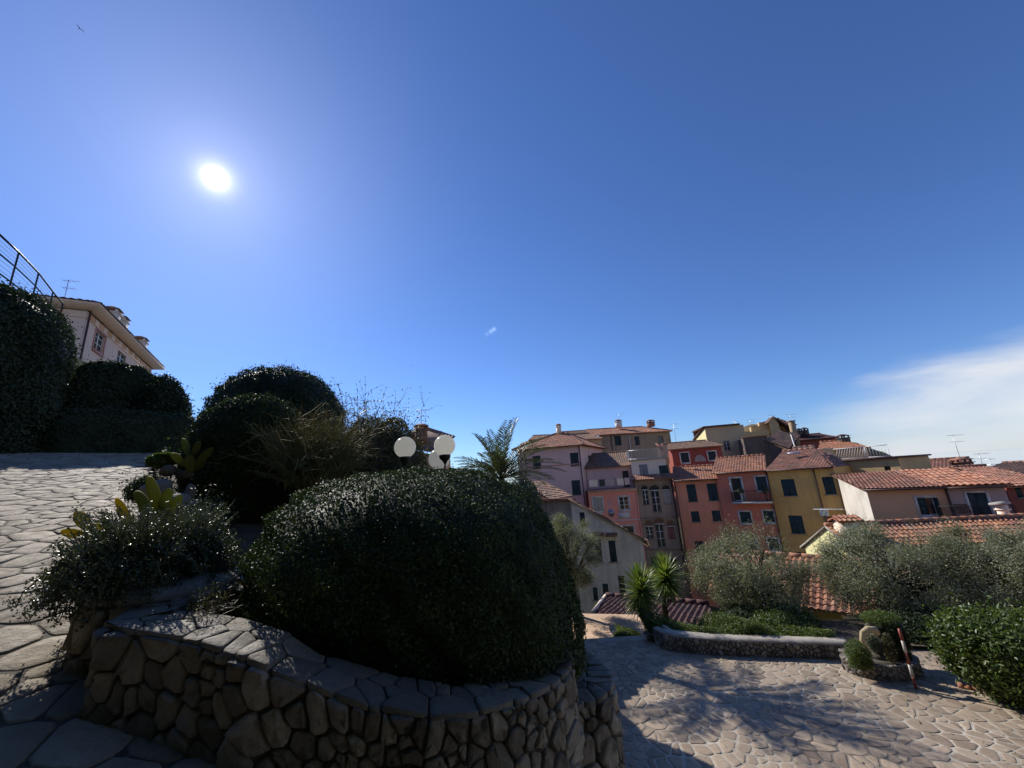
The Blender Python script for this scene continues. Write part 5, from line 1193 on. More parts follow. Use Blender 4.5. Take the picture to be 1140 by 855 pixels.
nn_ = len(xs); m.add(V, [(k * nn_ + i, k * nn_ + i + 1, (k + 1) * nn_ + i + 1, (k + 1) * nn_ + i) for k in range(rows_ - 1) for i in range(nn_ - 1)]); 
MT['hill'] = stucco('dry_terraces', (0.17, 0.13, 0.06), (0.05, 0.045, 0.025), 1.0, .7); tag(m.build('hilltop', 'hill', None), kind='structure')
RNG = np.random.default_rng(90)
m = MB()
for k in range(110):
    s = RNG.random(); i = int(s * (nn_ - 30)); x, z = xs[i], zs_[i]; d = RNG.uniform(0, 8); q = (x + RNG.normal(0, .5), 66 - d, z - .2 - d * .62); n = 160; leaves(m, np.array(q) + sph(n) * RNG.uniform(.25, .6) * (RNG.random((n, 1)) ** .4), sph(n), .16, .08, jit=1)
tag(solo(m, 'hill_scrub', 'twig', hp[3], 'brown and green scrub dotted over the terraced hilltop', 'scrub'), kind='stuff')
RNG = np.random.default_rng(91)
t = thing('stone_hut', PY(861, 480, 61), 'small sand-coloured gabled hut crowning the terraced hilltop', 'hut'); f = Fac(xy(857, 476, 61), xy(868, 476, 60.5)); za, zl = f.hit(862, 463.5)[1], f.hit(857, 470)[1]; ua = f.hit(862, 470)[0]
m = MB(); wall_mesh(m, f, 0, ua, 3, zl, za, ()); wall_mesh(m, f, ua, f.L, 3, za, zl - .4, ()); m.build('wall', 'yellowish', t); tile_roof(t, [f.at(ua, za, .2), f.at(f.L + 1.8, zl - 1.6, .2), f.at(f.L + 1.8, zl - 1.6, -4), f.at(ua, za, -4)], np.array([*f.n, 0]), 'tiledark'); tile_roof(t, [f.at(ua, za, .2), f.at(-.2, zl - .1, .2), f.at(-.2, zl - .1, -4), f.at(ua, za, -4)], np.array([*f.n, 0]), 'tileold')
for k, (x0, x1, y, Y) in enumerate(((829, 856, 481, 60), (836, 858, 475, 62), (845, 860, 470, 64))):
    f = Fac(xy(x0, y, Y), xy(x1, y, Y)); z = f.hit((x0 + x1) / 2, y)[1]; t = thing('terrace_wall', f.at(0, z - .9), ['lowest', 'middle', 'topmost'][k] + ' of the three dry stone terrace walls on the hilltop', 'stone wall', 'hilltop terrace walls'); m = MB(); wall_mesh(m, f, 0, f.L, z - 1.3, z, z + .25, ()); fbox(m, f, 0, z - 1.3, f.L, z, -.5, -.01); m.build('stones', 'yellowish', t)
def simple_house(label, px0, Y0, px1, Y1, yE, mat, rmat, pitch, run, zb=-6, boxes=(), kinds=None, surround=None, hipl=0, hipr=0, depth=6, over=.4, shut='shutter'):
    f = Fac(xy(px0, yE, Y0), xy(px1, yE, Y1)); z = f.hit((px0 + px1) / 2, yE)[1]; t = thing('town_house', (*f.A, zb), label, 'house', TG); hs = [f.rect(*b) for b in boxes]
    body(t, mat, f, zb, z, z, hs, depth); 
    for k, h in enumerate(hs): window(t, f, h, kinds[k] if kinds else 'S', surround, shut)
    o, Q = roof_dim(t, f, 0, f.L, z, pitch, run, rmat, hipl=hipl, hipr=hipr, over=over); return t, f, z, o
t, f, z, o = simple_house('flat-roofed stone house on the hilltop, nearest the tall chimney', 862, 62, 884, 62, 474, 'yellowish', 'tiledark', 30, 2.0, zb=0, hipl=.9, hipr=1.0)
t, f, z, o = simple_house('long dark red house sloping down right from the tall chimney', 884, 58, 932, 56, 489, 'darkred', 'tiledark', 14, 3.2, zb=-2, hipr=1.2); chimney(o, PY(897, 484.5, 59), .7, .7, 'ruin', 'tiledark'); chimney(o, PY(891, 484, 59), .5, .5, 'ruin', 'tiledark')
ch = thing('tall_chimney', PY(884.5, 484, 57) - (0, 0, 1), 'tall narrow chimney stack with aerials at the edge of the hilltop', 'chimney'); m = MB(); p = PY(884.5, 484, 57); tp = PY(884, 469, 57)[2]; m.box((p[0] - .3, p[1] - .3, p[2] - 1.5), (p[0] + .3, p[1] + .3, tp)); m.box((p[0] - .4, p[1] - .4, tp), (p[0] + .4, p[1] + .4, tp + .12)); m.build('stack', 'greybrown', ch); antenna(ch, (p[0], p[1], tp - .6), 1.7, 1.8, .1, 7)
for k, (x, y, Y, h_, lab) in enumerate(((837, 478, 60, 1.5, 'thin aerial on the left slope of the hilltop'), (859, 472, 60, 1.4, 'thin aerial at the crest of the hilltop'), (753, 493, 52, 2.6, 'tall aerial left of the beige block'), (820, 478, 58, 1.2, 'small aerial standing above the beige block roof'))):
    a_ = antenna(None, PY(x, y, Y), h_, 1.5, .2 * k, 6); tag(a_, lab, 'aerial', 'roof aerials')
m = MB(); m.tube([PY(880.5, 484, 50), PY(887, 504, 47)], .06, 8); solo(m, 'white_pole', 'white', PY(887, 504, 47), 'thin white pole beside the rusty lean-to house', 'pole')

# ---- orange-roofed terrace house
t, f, z, o = simple_house('orange-roofed house behind the slatted white roof fence', 912, 46, 966, 44, 500, 'yellowish', 'tileorange', 17, 3.0, zb=-6, hipl=1.0, hipr=1.6); chimney(o, PY(940, 492.5, 47), .9, .5, 'ruin', 'tiledark')
t, f, z, o = simple_house('small cream gabled dormer house left of the slatted white fence', 884, 42, 903, 41, 502, 'cream', 'tileold', 14, 1.2, zb=-4, depth=3)
t = thing('town_house', (*xy(934, 515, 37), Z1), 'sand-yellow flat-topped house carrying the white slatted roof fence', 'house', TG); f = Fac(xy(931, 515, 37.5), xy(1001, 515, 33.5)); zT = (f.hit(934, 513)[1] + f.hit(999, 510.5)[1]) / 2; h = [f.rect(984.5, 519, 991.6, 523.8)]
body(t, 'yellowish', f, -8, zT, zT, h, 6); window(t, f, h[0], 'D', None, sill=False); m = MB(); fbox(m, f, -.2, zT, f.L + .2, zT + .14, -6.1, .25); m.build('parapet_cap', 'tiledark', t)
tf = thing('roof_fence', f.at(1, zT + .14, -.6), 'white slatted fence round the flat roof terrace', 'fence')
for k, (ua, ub, diag) in enumerate(((-.2, f.L * .50, True), (f.L * .52, f.L * .86, False))):
    m = MB(); o_ = -.5; n = int((ub - ua) / .2)
    for i in range(n + 1):
        u = ua + (ub - ua) * i / n; a = f.at(u, zT + .14, o_); b = f.at(min(u + (.35 if diag else 0), ub), zT + 1.15, o_); m.tube([a, b], .028 if diag else .018, 4)
    for z_ in (.2, 1.15): m.tube([f.at(ua, zT + z_, o_), f.at(ub, zT + z_, o_)], .03, 4)
    m.build('panel', 'white', tf)
t = thing('roof_hut', PY(911, 508, 39.5), 'little grey window box on a white parapet left of the slatted fence', 'hut'); f = Fac(xy(903, 505, 40), xy(918, 505, 39)); h = [f.rect(906.5, 501.5, 913.5, 507)]; zT2 = f.hit(910, 500.5)[1]; body(t, 'beige', f, -3, zT2, zT2, h, 2); window(t, f, h[0], 'G', None, sill=False); m = MB(); fbox(m, f, -.1, zT2, f.L + .1, zT2 + .08, -2.1, .1); fbox(m, f, f.L * .1, -3, f.L + .9, f.hit(912, 508)[1], .02, .7); m.build('parapet', 'whiteold', t)

# ---- peach house
A, B = xy(964.2, 545, 27.8), xy(1052, 545, 25.6); f = Fac(A, B); zE = (f.hit(964, 544.8)[1] + f.hit(1051, 542.6)[1]) / 2; D_ = xy(931.5, 530, 33.0)
t = thing('town_house', (*A, Z1), 'peach house with a shaggy orange tile roof and one pale-framed half-open shutter', 'house', TG)
h = [f.rect(1023, 554, 1041.5, 573)]; body(t, 'peach', f, Z1, zE, zE, h, 4, left=False); window(t, f, h[0], 'O', 'trim')
fs = Fac(D_, A); zD = PY(931.5, 530, 33.0)[2]; m = MB(); wall_mesh(m, fs, 0, fs.L, Z1, zD, zE, ()); m.build('side_wall', 'oldgrey', t)
e0, e1 = f.at(-.25, zE, .4), f.at(f.L, zE, .4); bk = np.array([D_[0], D_[1], zD]); up = bk - np.array([*A, zE]); P4 = [e0, e1, e1 + up * 1.12, e0 + up * 1.12]; P4 = [p + (0, 0, .06) for p in P4]
o = tile_roof(t, P4, e1 - e0, 'tile', cw=.22); gutter(t, f, -.2, f.L, zE - .02, .45); pipe(t, [f.at(f.L + .02, zE, .12), f.at(f.L + .02, Z1 + 2, .12)], .06)
m = MB(); a, b = np.array([*D_, zD]) + (0, 0, .08), np.array([*A, zE]) + (0, 0, .08); nA = np.array([*fs.n, 0]); m.obox((a + b) / 2 + nA * .05, (b - a) / 2, nA * .18, (0, 0, .05)); m.build('verge', 'whiteold', t)
# ---- grey lilac house
A3, B = xy(1052.5, 545, 25.6), xy(1119, 545, 24.2); f = Fac(A3, B); zE = (f.hit(1052, 543)[1] + f.hit(1119, 540.5)[1]) / 2
t = thing('town_house', (*A3, Z1), 'grey-lilac house with bright orange ribbed roof and a balcony door at far right', 'house', TG)
h = [f.rect(1081, 548.5, 1102, 580)]; body(t, 'greylilac', f, Z1, zE, zE, h, 6); window(t, f, h[0], 'S', 'trim', sill=False)
P4 = [f.at(-.1, zE, .4), f.at(f.L + .3, zE, .4)]; P4 += [P4[1] + up * 1.15, P4[0] + up * 1.15]; P4 = [p + (0, 0, .1) for p in P4]; o = tile_roof(t, P4, P4[1] - P4[0], 'tileorange', cw=.3, rl=.9, amp=.07); ridge_caps(o, P4[0] + (0, 0, .03), P4[3] + (0, 0, .03), 'tile'); gutter(t, f, 0, f.L, zE - .02, .45)
zs = h[0][1] - .05; m = MB(); fbox(m, f, h[0][0] - 1.6, zs - .14, h[0][2] + .8, zs, .0, .9); bal = m.build('balcony', 'cement', t); rail(bal, [f.at(h[0][0] - 1.55, zs, 0), f.at(h[0][0] - 1.55, zs, .85), f.at(h[0][2] + .75, zs, .85), f.at(h[0][2] + .75, zs, 0)], 1.0, 'iron', .11, .011)
m = MB(); r_ = f.rect(1063, 561, 1078, 572); m.add([f.at(r_[0], r_[3], .02), f.at(r_[2], r_[3], .02), f.at(r_[2], r_[1] + .1, .55), f.at(r_[0], r_[1] + .1, .55)], [(0, 1, 2, 3)]); aw = m.build('awning', 'rust', t)
# ---- white chimney pot structure at right
p = PY(1120, 578, 21.5); t = thing('white_chimney', p, 'chunky white chimney with a projecting cap at the right edge', 'chimney'); m = MB(); zz = PY(1120, 562, 21.5)[2]; m.box((p[0] - .16, p[1] - .16, p[2] - 1), (p[0] + .16, p[1] + .16, zz)); m.box((p[0] - .21, p[1] - .21, zz - .25), (p[0] + .21, p[1] + .21, zz - .18)); m.build('stack', 'whiteold', t); m = MB(); m.obox((p[0] - .05, p[1], zz + .09), (.30, -.05, .04), (.04, .24, 0), (0, 0, .05)); m.build('slab', 'cement', t)
# ---- dark red house at the right edge and roofs behind
simple_house('dark red house cut by the right edge of the view', 1119, 27, 1175, 26.5, 540, 'darkred', 'tile', 14, 4.5, zb=Z1, boxes=((1131, 542, 1138, 554),), hipl=1)
t, f, z, o = simple_house('low house with dull tile roof behind the orange ribbed roof', 1012, 38, 1083, 35, 523, 'yellowish', 'tile', 11, 4, zb=-6, hipl=1.2, hipr=.3); 
cb_ = PY(1073, 521, 35); c_ = chimney(o, cb_ - (0, 0, .2), 1.0, .65, 'brick', 'tile'); antenna(t, PY(1070, 513, 35), 2.3, 1.7, .15, 6)
t, f, z, o = simple_house('low pale-walled house with wide roof right of the brick chimney', 1078, 36, 1132, 33, 529, 'cream', 'tileold', 11, 4, zb=-6, hipl=.5); antenna(t, PY(1097, 526, 34), 1.6, 1.3, .0, 5)
a_ = antenna(None, PY(1110, 534, 31), 1.6, .6, .5, 4); tag(a_, 'short aerial on the roof at the far right', 'aerial', 'roof aerials')

# ---- old grey house with falling roof line, mid left
L_, C_, R_ = xy(586, 560, 34.5), xy(635.4, 560, 31.5), xy(715, 600, 30.0); fL, fR = Fac(L_, C_), Fac(C_, R_)
zC = PY(635.4, 555, 31.5)[2]; zL = zC; zR = fR.hit(713.5, 598.5)[1]
t = thing('town_house', (*C_, Z1), 'stained off-white old house whose roof line falls steeply right, in front of the pink houses', 'house', TG)
hs = [fR.rect(*b) for b in ((645.8, 570.3, 651.4, 585.5), (662.8, 600.7, 670, 625), (678.4, 601.8, 686, 625.5), (660.4, 654, 665.4, 668), (671.2, 649.8, 677.4, 662.6), (689, 641, 696, 665))]
m = MB(); wall_mesh(m, fR, 0, fR.L, Z1, zC, zR, hs); m.build('wall', 'oldgrey', t); m = MB(); wall_mesh(m, fL, 0, fL.L, Z1, zL, zC, ()); _sw = m.build('side_wall', 'ruin', t); _sw['label'] = 'dark grey stained left wall'
MT['darkgrey'] = stucco('dark_grey_render', (0.26, 0.245, 0.225), (0.07, 0.065, 0.06), 1.0, .4); _sw.data.materials[0] = MT['darkgrey']  # left wall set to a darker grey than the right wall
for k, h in enumerate(hs): window(t, fR, h, 'S' if k < 5 else 'D')
bk = np.array([*(-fR.n * 6.5), -1.6]); a, b = np.array([*C_, zC]), np.array([*R_, zR]); dR = (b - a) / np.linalg.norm(b - a); o3 = np.array([*(fR.n * .3), 0])
tile_roof(t, [a + o3 - dR * .1, b + o3 + dR * .35, b + bk + dR * .35, a + bk - dR * .1], bk, 'tileold')
l = np.array([*L_, zL]); oL = np.array([*(fL.n * .35), 0]); bk = bk * (1, 1, .3); tile_roof(t, [l + oL, a + oL, a + oL + bk * .6, l + oL + bk * .6], a - l, 'tile')
for (x0, x1, y) in ((659.5, 672.8, 595), (675, 687.7, 595.3)):
    r_ = fR.rect(x0, y, x1, y + 2); m = MB(); m.add([fR.at(r_[0], r_[3] + .15, .01), fR.at(r_[2], r_[3] + .15, .01), fR.at(r_[2], r_[3], .6), fR.at(r_[0], r_[3], .6)] + [fR.at(r_[0], r_[3] + .09, .01), fR.at(r_[2], r_[3] + .09, .01), fR.at(r_[2], r_[3] - .06, .6), fR.at(r_[0], r_[3] - .06, .6)], [(0, 1, 2, 3), (7, 6, 5, 4), (3, 2, 6, 7), (0, 3, 7, 4), (1, 5, 6, 2)]); m.build('canopy', 'rust', t)

# ---- dark tiled lean-to shed below the yuccas
t = thing('shed', PY(720, 690, 16.5), 'low shed with dark red tile roof behind the yuccas, below the old grey house', 'shed')
q = [PY(661, 684, 15.6), PY(797, 697, 14.2), PY(789, 674.5, 16.8), PY(675, 665, 18.8)]
zf = (q[0][2] + q[1][2]) / 2; q[0] = PZ(661, 684, zf); q[1] = PZ(797, 699, zf); pl = Plane(q[0], np.cross(q[1] - q[0], q[3] - q[0])); q[2] = pl.hit(789, 674.5); 
tile_roof(t, q, q[1] - q[0], 'tiledark', cw=.20, rl=.27, amp=.05); m = MB()
for a, b in ((q[0], q[1]), (q[1], q[2]), (q[3], q[0])): i_ = (a + b) / 2; c = sum(q) / 4; aa, bb = a + (c - a) * .04, b + (c - b) * .04; m.add([aa * (1, 1, 0) + (0, 0, -7), bb * (1, 1, 0) + (0, 0, -7), bb - (0, 0, .1), aa - (0, 0, .1)], [(0, 1, 2, 3)])
m.build('wall', 'ruin', t); m = MB(); a, b = q[3], PY(690, 665.5, 17.9); m.obox((q[0] + q[3]) / 2 + (-.02, 0, .06), (q[3] - q[0]) / 2, (.05, .02, 0), (0, 0, .08)); m.build('parapet', 'whiteold', t); ridge_caps(t, q[3] + (0, 0, .1), q[2] + (0, 0, .1), 'tiledark')
m = MB(); P4 = [PY(640, 696, 13.5), PY(700, 700, 13.0), PY(698, 706, 11.8), PY(640, 703, 11.8)]
zt_g = PY(670, 700, 12.8)[2]
m.add([(1.0, 14.4, zt_g), (4.2, 13.6, zt_g), (3.6, 11.4, zt_g), (.6, 11.4, zt_g), (1.0, 14.4, zt_g - .6), (4.2, 13.6, zt_g - .6), (3.6, 11.4, zt_g - .6), (.6, 11.4, zt_g - .6)], [(0, 1, 2, 3), (2, 3, 7, 6), (0, 3, 7, 4), (1, 2, 6, 5)]); tag(m.build('side_path', 'palepave', None), kind='structure')
# ---- lower red roof and cream gable house
f = Fac(xy(800, 665, 16.8), xy(935, 677, 14.2)); zE = (f.hit(805, 663)[1] + f.hit(917, 674)[1]) / 2
t = thing('town_house', (*f.A, -9), 'low house with a broad bright red pantile roof behind the first olive tree', 'house', TG)
pl = Plane(f.at(0, zE, .3), np.cross(f.at(f.L, zE, .3) - f.at(0, zE, .3), np.array([*(-f.n * cos(radians(24))), sin(radians(24))]))); e0, e1 = f.at(-.3, zE, .3), f.at(f.L + 1, zE, .3); t1, t0_ = pl.hit(945, 621), pl.hit(862, 622)
rise = (t1[2] + t0_[2]) / 2 - zE; u_ = np.array([*(-f.n * cos(radians(24))), sin(radians(24))]); ln = rise / sin(radians(24)); o = tile_roof(t, [e0, e1, e1 + u_ * ln, e0 + u_ * ln], e1 - e0, 'tilered', cw=.20, rl=.27, amp=.055); ridge_caps(o, e0 + u_ * ln + (0, 0, .06), e1 + u_ * ln + (0, 0, .06), 'tilered')
hw = [f.rect(812, 678, 824, 690)]; body(t, 'yellowish', f, -9, zE - .05, zE - .05, hw, 5, ztb=(zE + .15, zE + .15)); window(t, f, hw[0], 'D')
A = xy(897, 612, 23.0); rdir = unit(np.array([1.0, -.12, 0])); gdir = np.array([rdir[1], -rdir[0]]); _r = ray(943, 612)[:2]
_k = np.linalg.solve(np.array([[_r[0], -gdir[0]], [_r[1], -gdir[1]]]), A); B = _r * _k[0]; f = Fac(A, B); za, zl = f.hit(924, 588.5)[1], f.hit(897, 608.5)[1]; ua = f.hit(924, 600)[0]
t = thing('town_house', (*A, -9), 'cream gable-ended house with red roof and dumpy chimney, in front of the ochre house', 'house', TG)
rk = (za - zl) / ua; zr2 = za - rk * (f.L - ua)
m = MB(); wall_mesh(m, f, 0, ua, -9, zl, za, ()); wall_mesh(m, f, ua, f.L, -9, za, zr2, ()); m.build('wall', 'cream', t)
rr_ = PY(1127, 581, 20); Lr = 15.0; ap = f.at(ua, za, .07); le = f.at(-.35, zl - rk * .35, .07)
uu_ = np.array([*f.u, 0]); dn = uu_ * (f.L - ua + .4) - np.array([0, 0, rk * (f.L - ua + .4)]); dn2 = -uu_ * (ua + .35) - np.array([0, 0, rk * (ua + .35)]); apz = ap + (0, 0, .1)
o = tile_roof(t, [apz + dn, apz + rdir * Lr + dn, apz + rdir * Lr, apz], rdir, 'tilered', cw=.21, rl=.28, amp=.055); tile_roof(t, [apz, apz + rdir * Lr, apz + rdir * Lr + dn2, apz + dn2], rdir, 'tilered', cw=.27)
ridge_caps(o, apz + (0, 0, .06), apz + rdir * Lr + (0, 0, .06), 'tilered')
m = MB(); s0 = f.at(f.L, zr2, 0); s1 = s0 + rdir * Lr; m.add([s0 * (1, 1, 0) + (0, 0, -9), s1 * (1, 1, 0) + (0, 0, -9), s1, s0], [(0, 1, 2, 3)]); m.build('long_wall', 'cream', t)
g0 = f.at(0, 0, .0); m = MB()
for a, b in ((le, ap), (ap, f.at(f.L + .2, za - (za - zl) * (f.L - ua + .2) / ua, .07))): m.obox((a + b) / 2 + (0, 0, .07) - np.array([*f.n, 0]) * .02, (b - a) / 2, (*(f.n * .05), 0), (0, 0, .05))
m.build('verge', 'cement', t)
_pp = np.cross(dn, rdir); pc = ray(945, 596); pc = pc * (apz.dot(_pp) / pc.dot(_pp)); cw_ = .75; c_ = MB(); zt = pc[2] + 14.5 / 428 * pc[1]; c_.obox((pc[0], pc[1], (pc[2] + zt) / 2 - .3), (.36, -.08, 0), (.08, .36, 0), (0, 0, (zt - pc[2]) / 2 + .3)); cc_ = c_.build('chimney', 'whiteold', o); ct = np.array([pc[0], pc[1], zt]); x_, y_ = np.array([.5, -.1, 0]), np.array([.1, .5, .0])
tile_roof(cc_, [ct - x_ - y_ + (0, 0, .02), ct + x_ - y_ + (0, 0, .02), ct + x_ + (0, 0, .22), ct - x_ + (0, 0, .22)], x_, 'tilered', cw=.2, rl=.25, name='chimney_cap'); tile_roof(cc_, [ct - x_ + (0, 0, .22), ct + x_ + (0, 0, .22), ct + x_ + y_ + (0, 0, .02), ct - x_ + y_ + (0, 0, .02)], x_, 'tilered', cw=.2, rl=.25, name='chimney_cap')
pipe(t, [f.at(ua + .35, za - .5, .06), f.at(ua + .6, zl - 1.2, .06)], .035)

# ================================================================== TREES AND PLANTS ROUND THE DRIVE
gz = -5.2
def tpx(x0, x1, yt, yb, Y): a, b = PY(x0, (yt + yb) / 2, Y), PY(x1, (yt + yb) / 2, Y); c = (a + b) / 2; zt, zb_ = PY((x0 + x1) / 2, yt, Y)[2], PY((x0 + x1) / 2, yb, Y)[2]; return np.array([c[0], Y, (zt + zb_) / 2]), (b[0] - a[0]) / 2, (zt - zb_) / 2
OL = 'olive trees beyond the low wall'
c, rx, rz = tpx(783, 888, 596, 690, 11.6); tree('olive_tree', (c[0] + .25, 11.7, gz), 'silvery olive tree alone in front of the rose house and red pantile roof', 'olive tree', OL, 1.9, .13, c, (rx, 1.3, rz * .95), 95, 66000, .058, .015, 'leaf_olive', clump_r=.33, seed=1)
c, rx, rz = tpx(918, 1066, 584, 695, 10.6); tree('olive_tree', (c[0], 10.6, gz), 'broad silvery olive tree in the middle, behind the stacked stone planter', 'olive tree', OL, 2.1, .15, c, (rx, 1.4, rz), 125, 90000, .055, .014, 'leaf_olive', clump_r=.34, seed=2)
c, rx, rz = tpx(1070, 1190, 588, 695, 9.4); tree('olive_tree', (c[0], 9.4, gz), 'silvery olive tree cut by the right edge, above the laurel hedge', 'olive tree', OL, 2.1, .14, c, (rx, 1.3, rz), 130, 90000, .050, .013, 'leaf_olive', clump_r=.28, seed=3)
RNG = np.random.default_rng(120)
c, rx, rz = tpx(1078, 1215, 684, 775, 6.7); bush('laurel_hedge', c, (rx, .75, rz), 'bright green laurel hedge at the right edge of the drive', 'hedge', 26000, .075, .036, 'leaf_green', p=3, amp=.09, seed=41, depth=.05, core=.88, shoots=.05, jit=1)
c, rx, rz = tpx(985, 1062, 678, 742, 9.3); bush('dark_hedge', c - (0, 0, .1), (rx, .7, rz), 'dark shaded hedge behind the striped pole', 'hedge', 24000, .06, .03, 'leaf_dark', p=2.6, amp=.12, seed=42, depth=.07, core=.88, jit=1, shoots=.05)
c, rx, rz = tpx(838, 905, 678, 706, 10.1); bush('round_shrub', c, (rx, .6, rz), 'rounded mid-green shrub behind the low wall under the olive trunk', 'shrub', 12000, .055, .028, 'leaf_green', p=2.2, amp=.1, seed=43, depth=.06, core=.85, jit=1, shoots=.04)
c, rx, rz = tpx(806, 848, 678, 700, 10.6); bush('round_shrub', c, (rx, .5, rz), 'darker shrub left of the rounded one behind the low wall', 'shrub', 7000, .05, .025, 'leaf_dark', p=2.2, amp=.1, seed=44, depth=.06, core=.85, jit=1, shoots=.04)
# ground cover bed behind the low wall
m = MB(); n = 60000; s = RNG.random(n); idx = s * (len(LW) - 1); LWa = np.array(LW); i = idx.astype(int); fr = (idx - i)[:, None]; P_ = LWa[i] * (1 - fr) + LWa[np.minimum(i + 1, len(LW) - 1)] * fr
dp = RNG.uniform(.32, 1.25, n); P_[:, 1] += dp; P_[:, 2] += RNG.uniform(-.15, .14, n) + .09 * np.sin(P_[:, 0] * 3.1) + .07 * np.sin(P_[:, 0] * 7 + P_[:, 1] * 4) - .08 * dp
leaves(m, P_, np.tile((0, -.2, 1.0), (n, 1)), .05, .018, jit=.9); o = solo(m, 'ground_cover', 'leaf_grass', (5, 10, -4), 'bright green ground cover filling the bed behind the low wall', 'ground cover'); tag(o, kind='stuff')
m = MB(); m.add([(2.6, 10.0, zt_ - .15), (9.5, 8.2, zt_ - .2), (12, 10.6, zt_ - .4), (3, 11.0, zt_ - .4)], [(0, 1, 2, 3)]); tag(m.build('flower_bed_soil', 'earth', None), kind='structure')

# yuccas
def yucca(base, crown, label, n, L, seed):
    global RNG; RNG = np.random.default_rng(seed); t = thing('yucca', base, label, 'yucca', 'yuccas beside the shed'); base, crown = np.array(base), np.array(crown); m = MB(); P_ = np.linspace(base, crown, 9); P_[1:-1, :2] += RNG.normal(0, .02, (7, 2)); m.tube(P_, np.linspace(.11, .075, 9), 9)
    for k in range(70): z = RNG.uniform(.45, .95); q = base + (crown - base) * z; a = RNG.uniform(0, 6.28); m.tube([q, q + (cos(a) * .10, sin(a) * .10, -.05), q + (cos(a) * .14, sin(a) * .14, -.26)], [.012, .008, .003], 3, cap=False)
    m.build('trunk', 'bark', t); m = MB()
    for k in range(n):
        a = k * 2.399; el = radians(-45 + 130 * (k / n) + RNG.normal(0, 6)); d = np.array([cos(a) * cos(el), sin(a) * cos(el), sin(el)]); p = path_curve(crown - (0, 0, .25 * (1 - k / n)), d, L * RNG.uniform(.8, 1.1), 4, .25, .06)
        sd_ = unit(np.cross(d, (0.01, 0, 1))); w_ = np.array([.020, .031, .026, .016, .001]); nn = np.cross(sd_, d)
        V = []; 
        for q, ww in zip(p, w_): V += [q - sd_ * ww + nn * ww * .5, q, q + sd_ * ww + nn * ww * .5]
        F = [(3 * i + j, 3 * i + j + 1, 3 * i + j + 4, 3 * i + j + 3) for i in range(4) for j in (0, 1)]; m.add(V, F, RNG.random())
    m.build('leaf_rosette', 'leaf_yucca', t)
cY = PY(713, 653, 11.2); bY = PY(724, 712, 11.2); bY[2] = min(bY[2], -4.0); yucca(bY, cY, 'front yucca with a lit yellow-green rosette, left of the pair', 240, .66, 7)
cY = PY(740, 640, 12.8); bY = PY(742, 700, 12.8); yucca(bY, cY, 'taller darker yucca, right of the pair, before the arched house', 240, .72, 8)
yucca(PY(690, 712, 11.5) * (1, 1, 1) , PY(690, 706, 11.5), 'stemless small yucca tuft low at the left of the pair', 60, .3, 9)
c, rx, rz = tpx(684, 712, 700, 716, 10.9); bush('low_shrub', c, (rx, .3, rz), 'low yellow-green shrub at the foot of the front yucca', 'shrub', 4000, .05, .02, 'leaf_grass', p=2, amp=.15, seed=46, depth=.05, core=.7, jit=1)
# small tree tops left of the old grey house, beyond the big dome
c, rx, rz = tpx(606, 664, 580, 655, 14.0); tree('olive_tree', (c[0], 14, -5), 'slim olive tree peeping past the right side of the domed shrub', 'olive tree', OL, 1.6, .1, c, (rx, 1.0, rz), 60, 36000, .06, .015, 'leaf_olive', clump_r=.28, seed=6)
c, rx, rz = tpx(556, 604, 535, 575, 13.0); bush('hillside_shrub', c, (rx, .9, rz), 'pale-leaved shrub behind the crown of the domed shrub below the lilac house', 'shrub', 12000, .05, .025, 'leaf_succ', p=2, amp=.15, seed=47, depth=.1, core=.8, jit=1, shoots=.08)

# ---- unseen tree crown added behind the eye to shade the wall and near paving
t = thing('added_shade_tree', (2.5, -6.0, -3.2), 'unseen tree added behind the eye to shade the stone wall', 'tree'); RNG = np.random.default_rng(140)
lf = MB(); blob(lf, (0.5, -6.6, 5.0), (13.5, 6.3, 6.6), 60000, .22, .12, p=2.6, amp=.05, seed=55, depth=.3, core=.95); lf.build('crown', 'leaf_dark', t); m = MB(); m.tube([(2.5, -6, -3.6), (2.3, -6.2, -1.5), (2.0, -6.4, 1.0)], [.5, .38, .34], 12); m.build('trunk', 'bark', t)

t = thing('added_shade_hedge', (-8.4, .2, -1), 'unseen hedge added left of the eye to darken the near path', 'hedge'); lf = MB(); blob(lf, (-8.6, -.3, .9), (1.7, 4.6, 3.0), 22000, .16, .09, p=3.5, amp=.05, seed=57, depth=.15, core=.95); lf.build('foliage', 'leaf_hedge', t)  # hedge added out of view to block skylight on the near paving

# ---- stacked stone planter by the pole
b = PZ(975, 745, PAVE(6.2, 8.0) + 0.0); t = thing('rock_planter', b, 'stacked stone planter with a sunlit hollow boulder and trailing plants beside the pole', 'planter')
cx_, cy_ = PY(978, 735, 8.0)[:2]; zg = float(PAVE(cx_, cy_))
stone_wall(t, [(cx_ + .58 * cos(a), cy_ + .42 * sin(a), zg + .24) for a in np.linspace(radians(-200), radians(140), 14)], zg - .15, .09, .40, ('lowstone', 'mortar', 'cement'), seed=44, gap=.004, bulge=.03, caps=False, stretch=1)
def rock(c, r, seed, mat='lowstone', nm='rock'):
    rg = np.random.default_rng(seed); A = rg.normal(0, 1.5, (5, 3)); m = MB(); m.ell((0, 0, 0), r, 18, 12, lambda d: 1 + .12 * sum(math.sin(a @ d * 2.2 + i) for i, a in enumerate(A)) / 1.5, .6); m.v[0] = m.v[0] + rg.normal(0, min(r) * .07, m.v[0].shape) + np.array(c); return m.build(nm, mat, t)
Yr = 7.9
MT['moss'] = stone_mat('mossy_rock', (0.05, 0.048, 0.03), (0.13, 0.115, 0.085), (0.06, 0.07, 0.03), .95, 1.0)
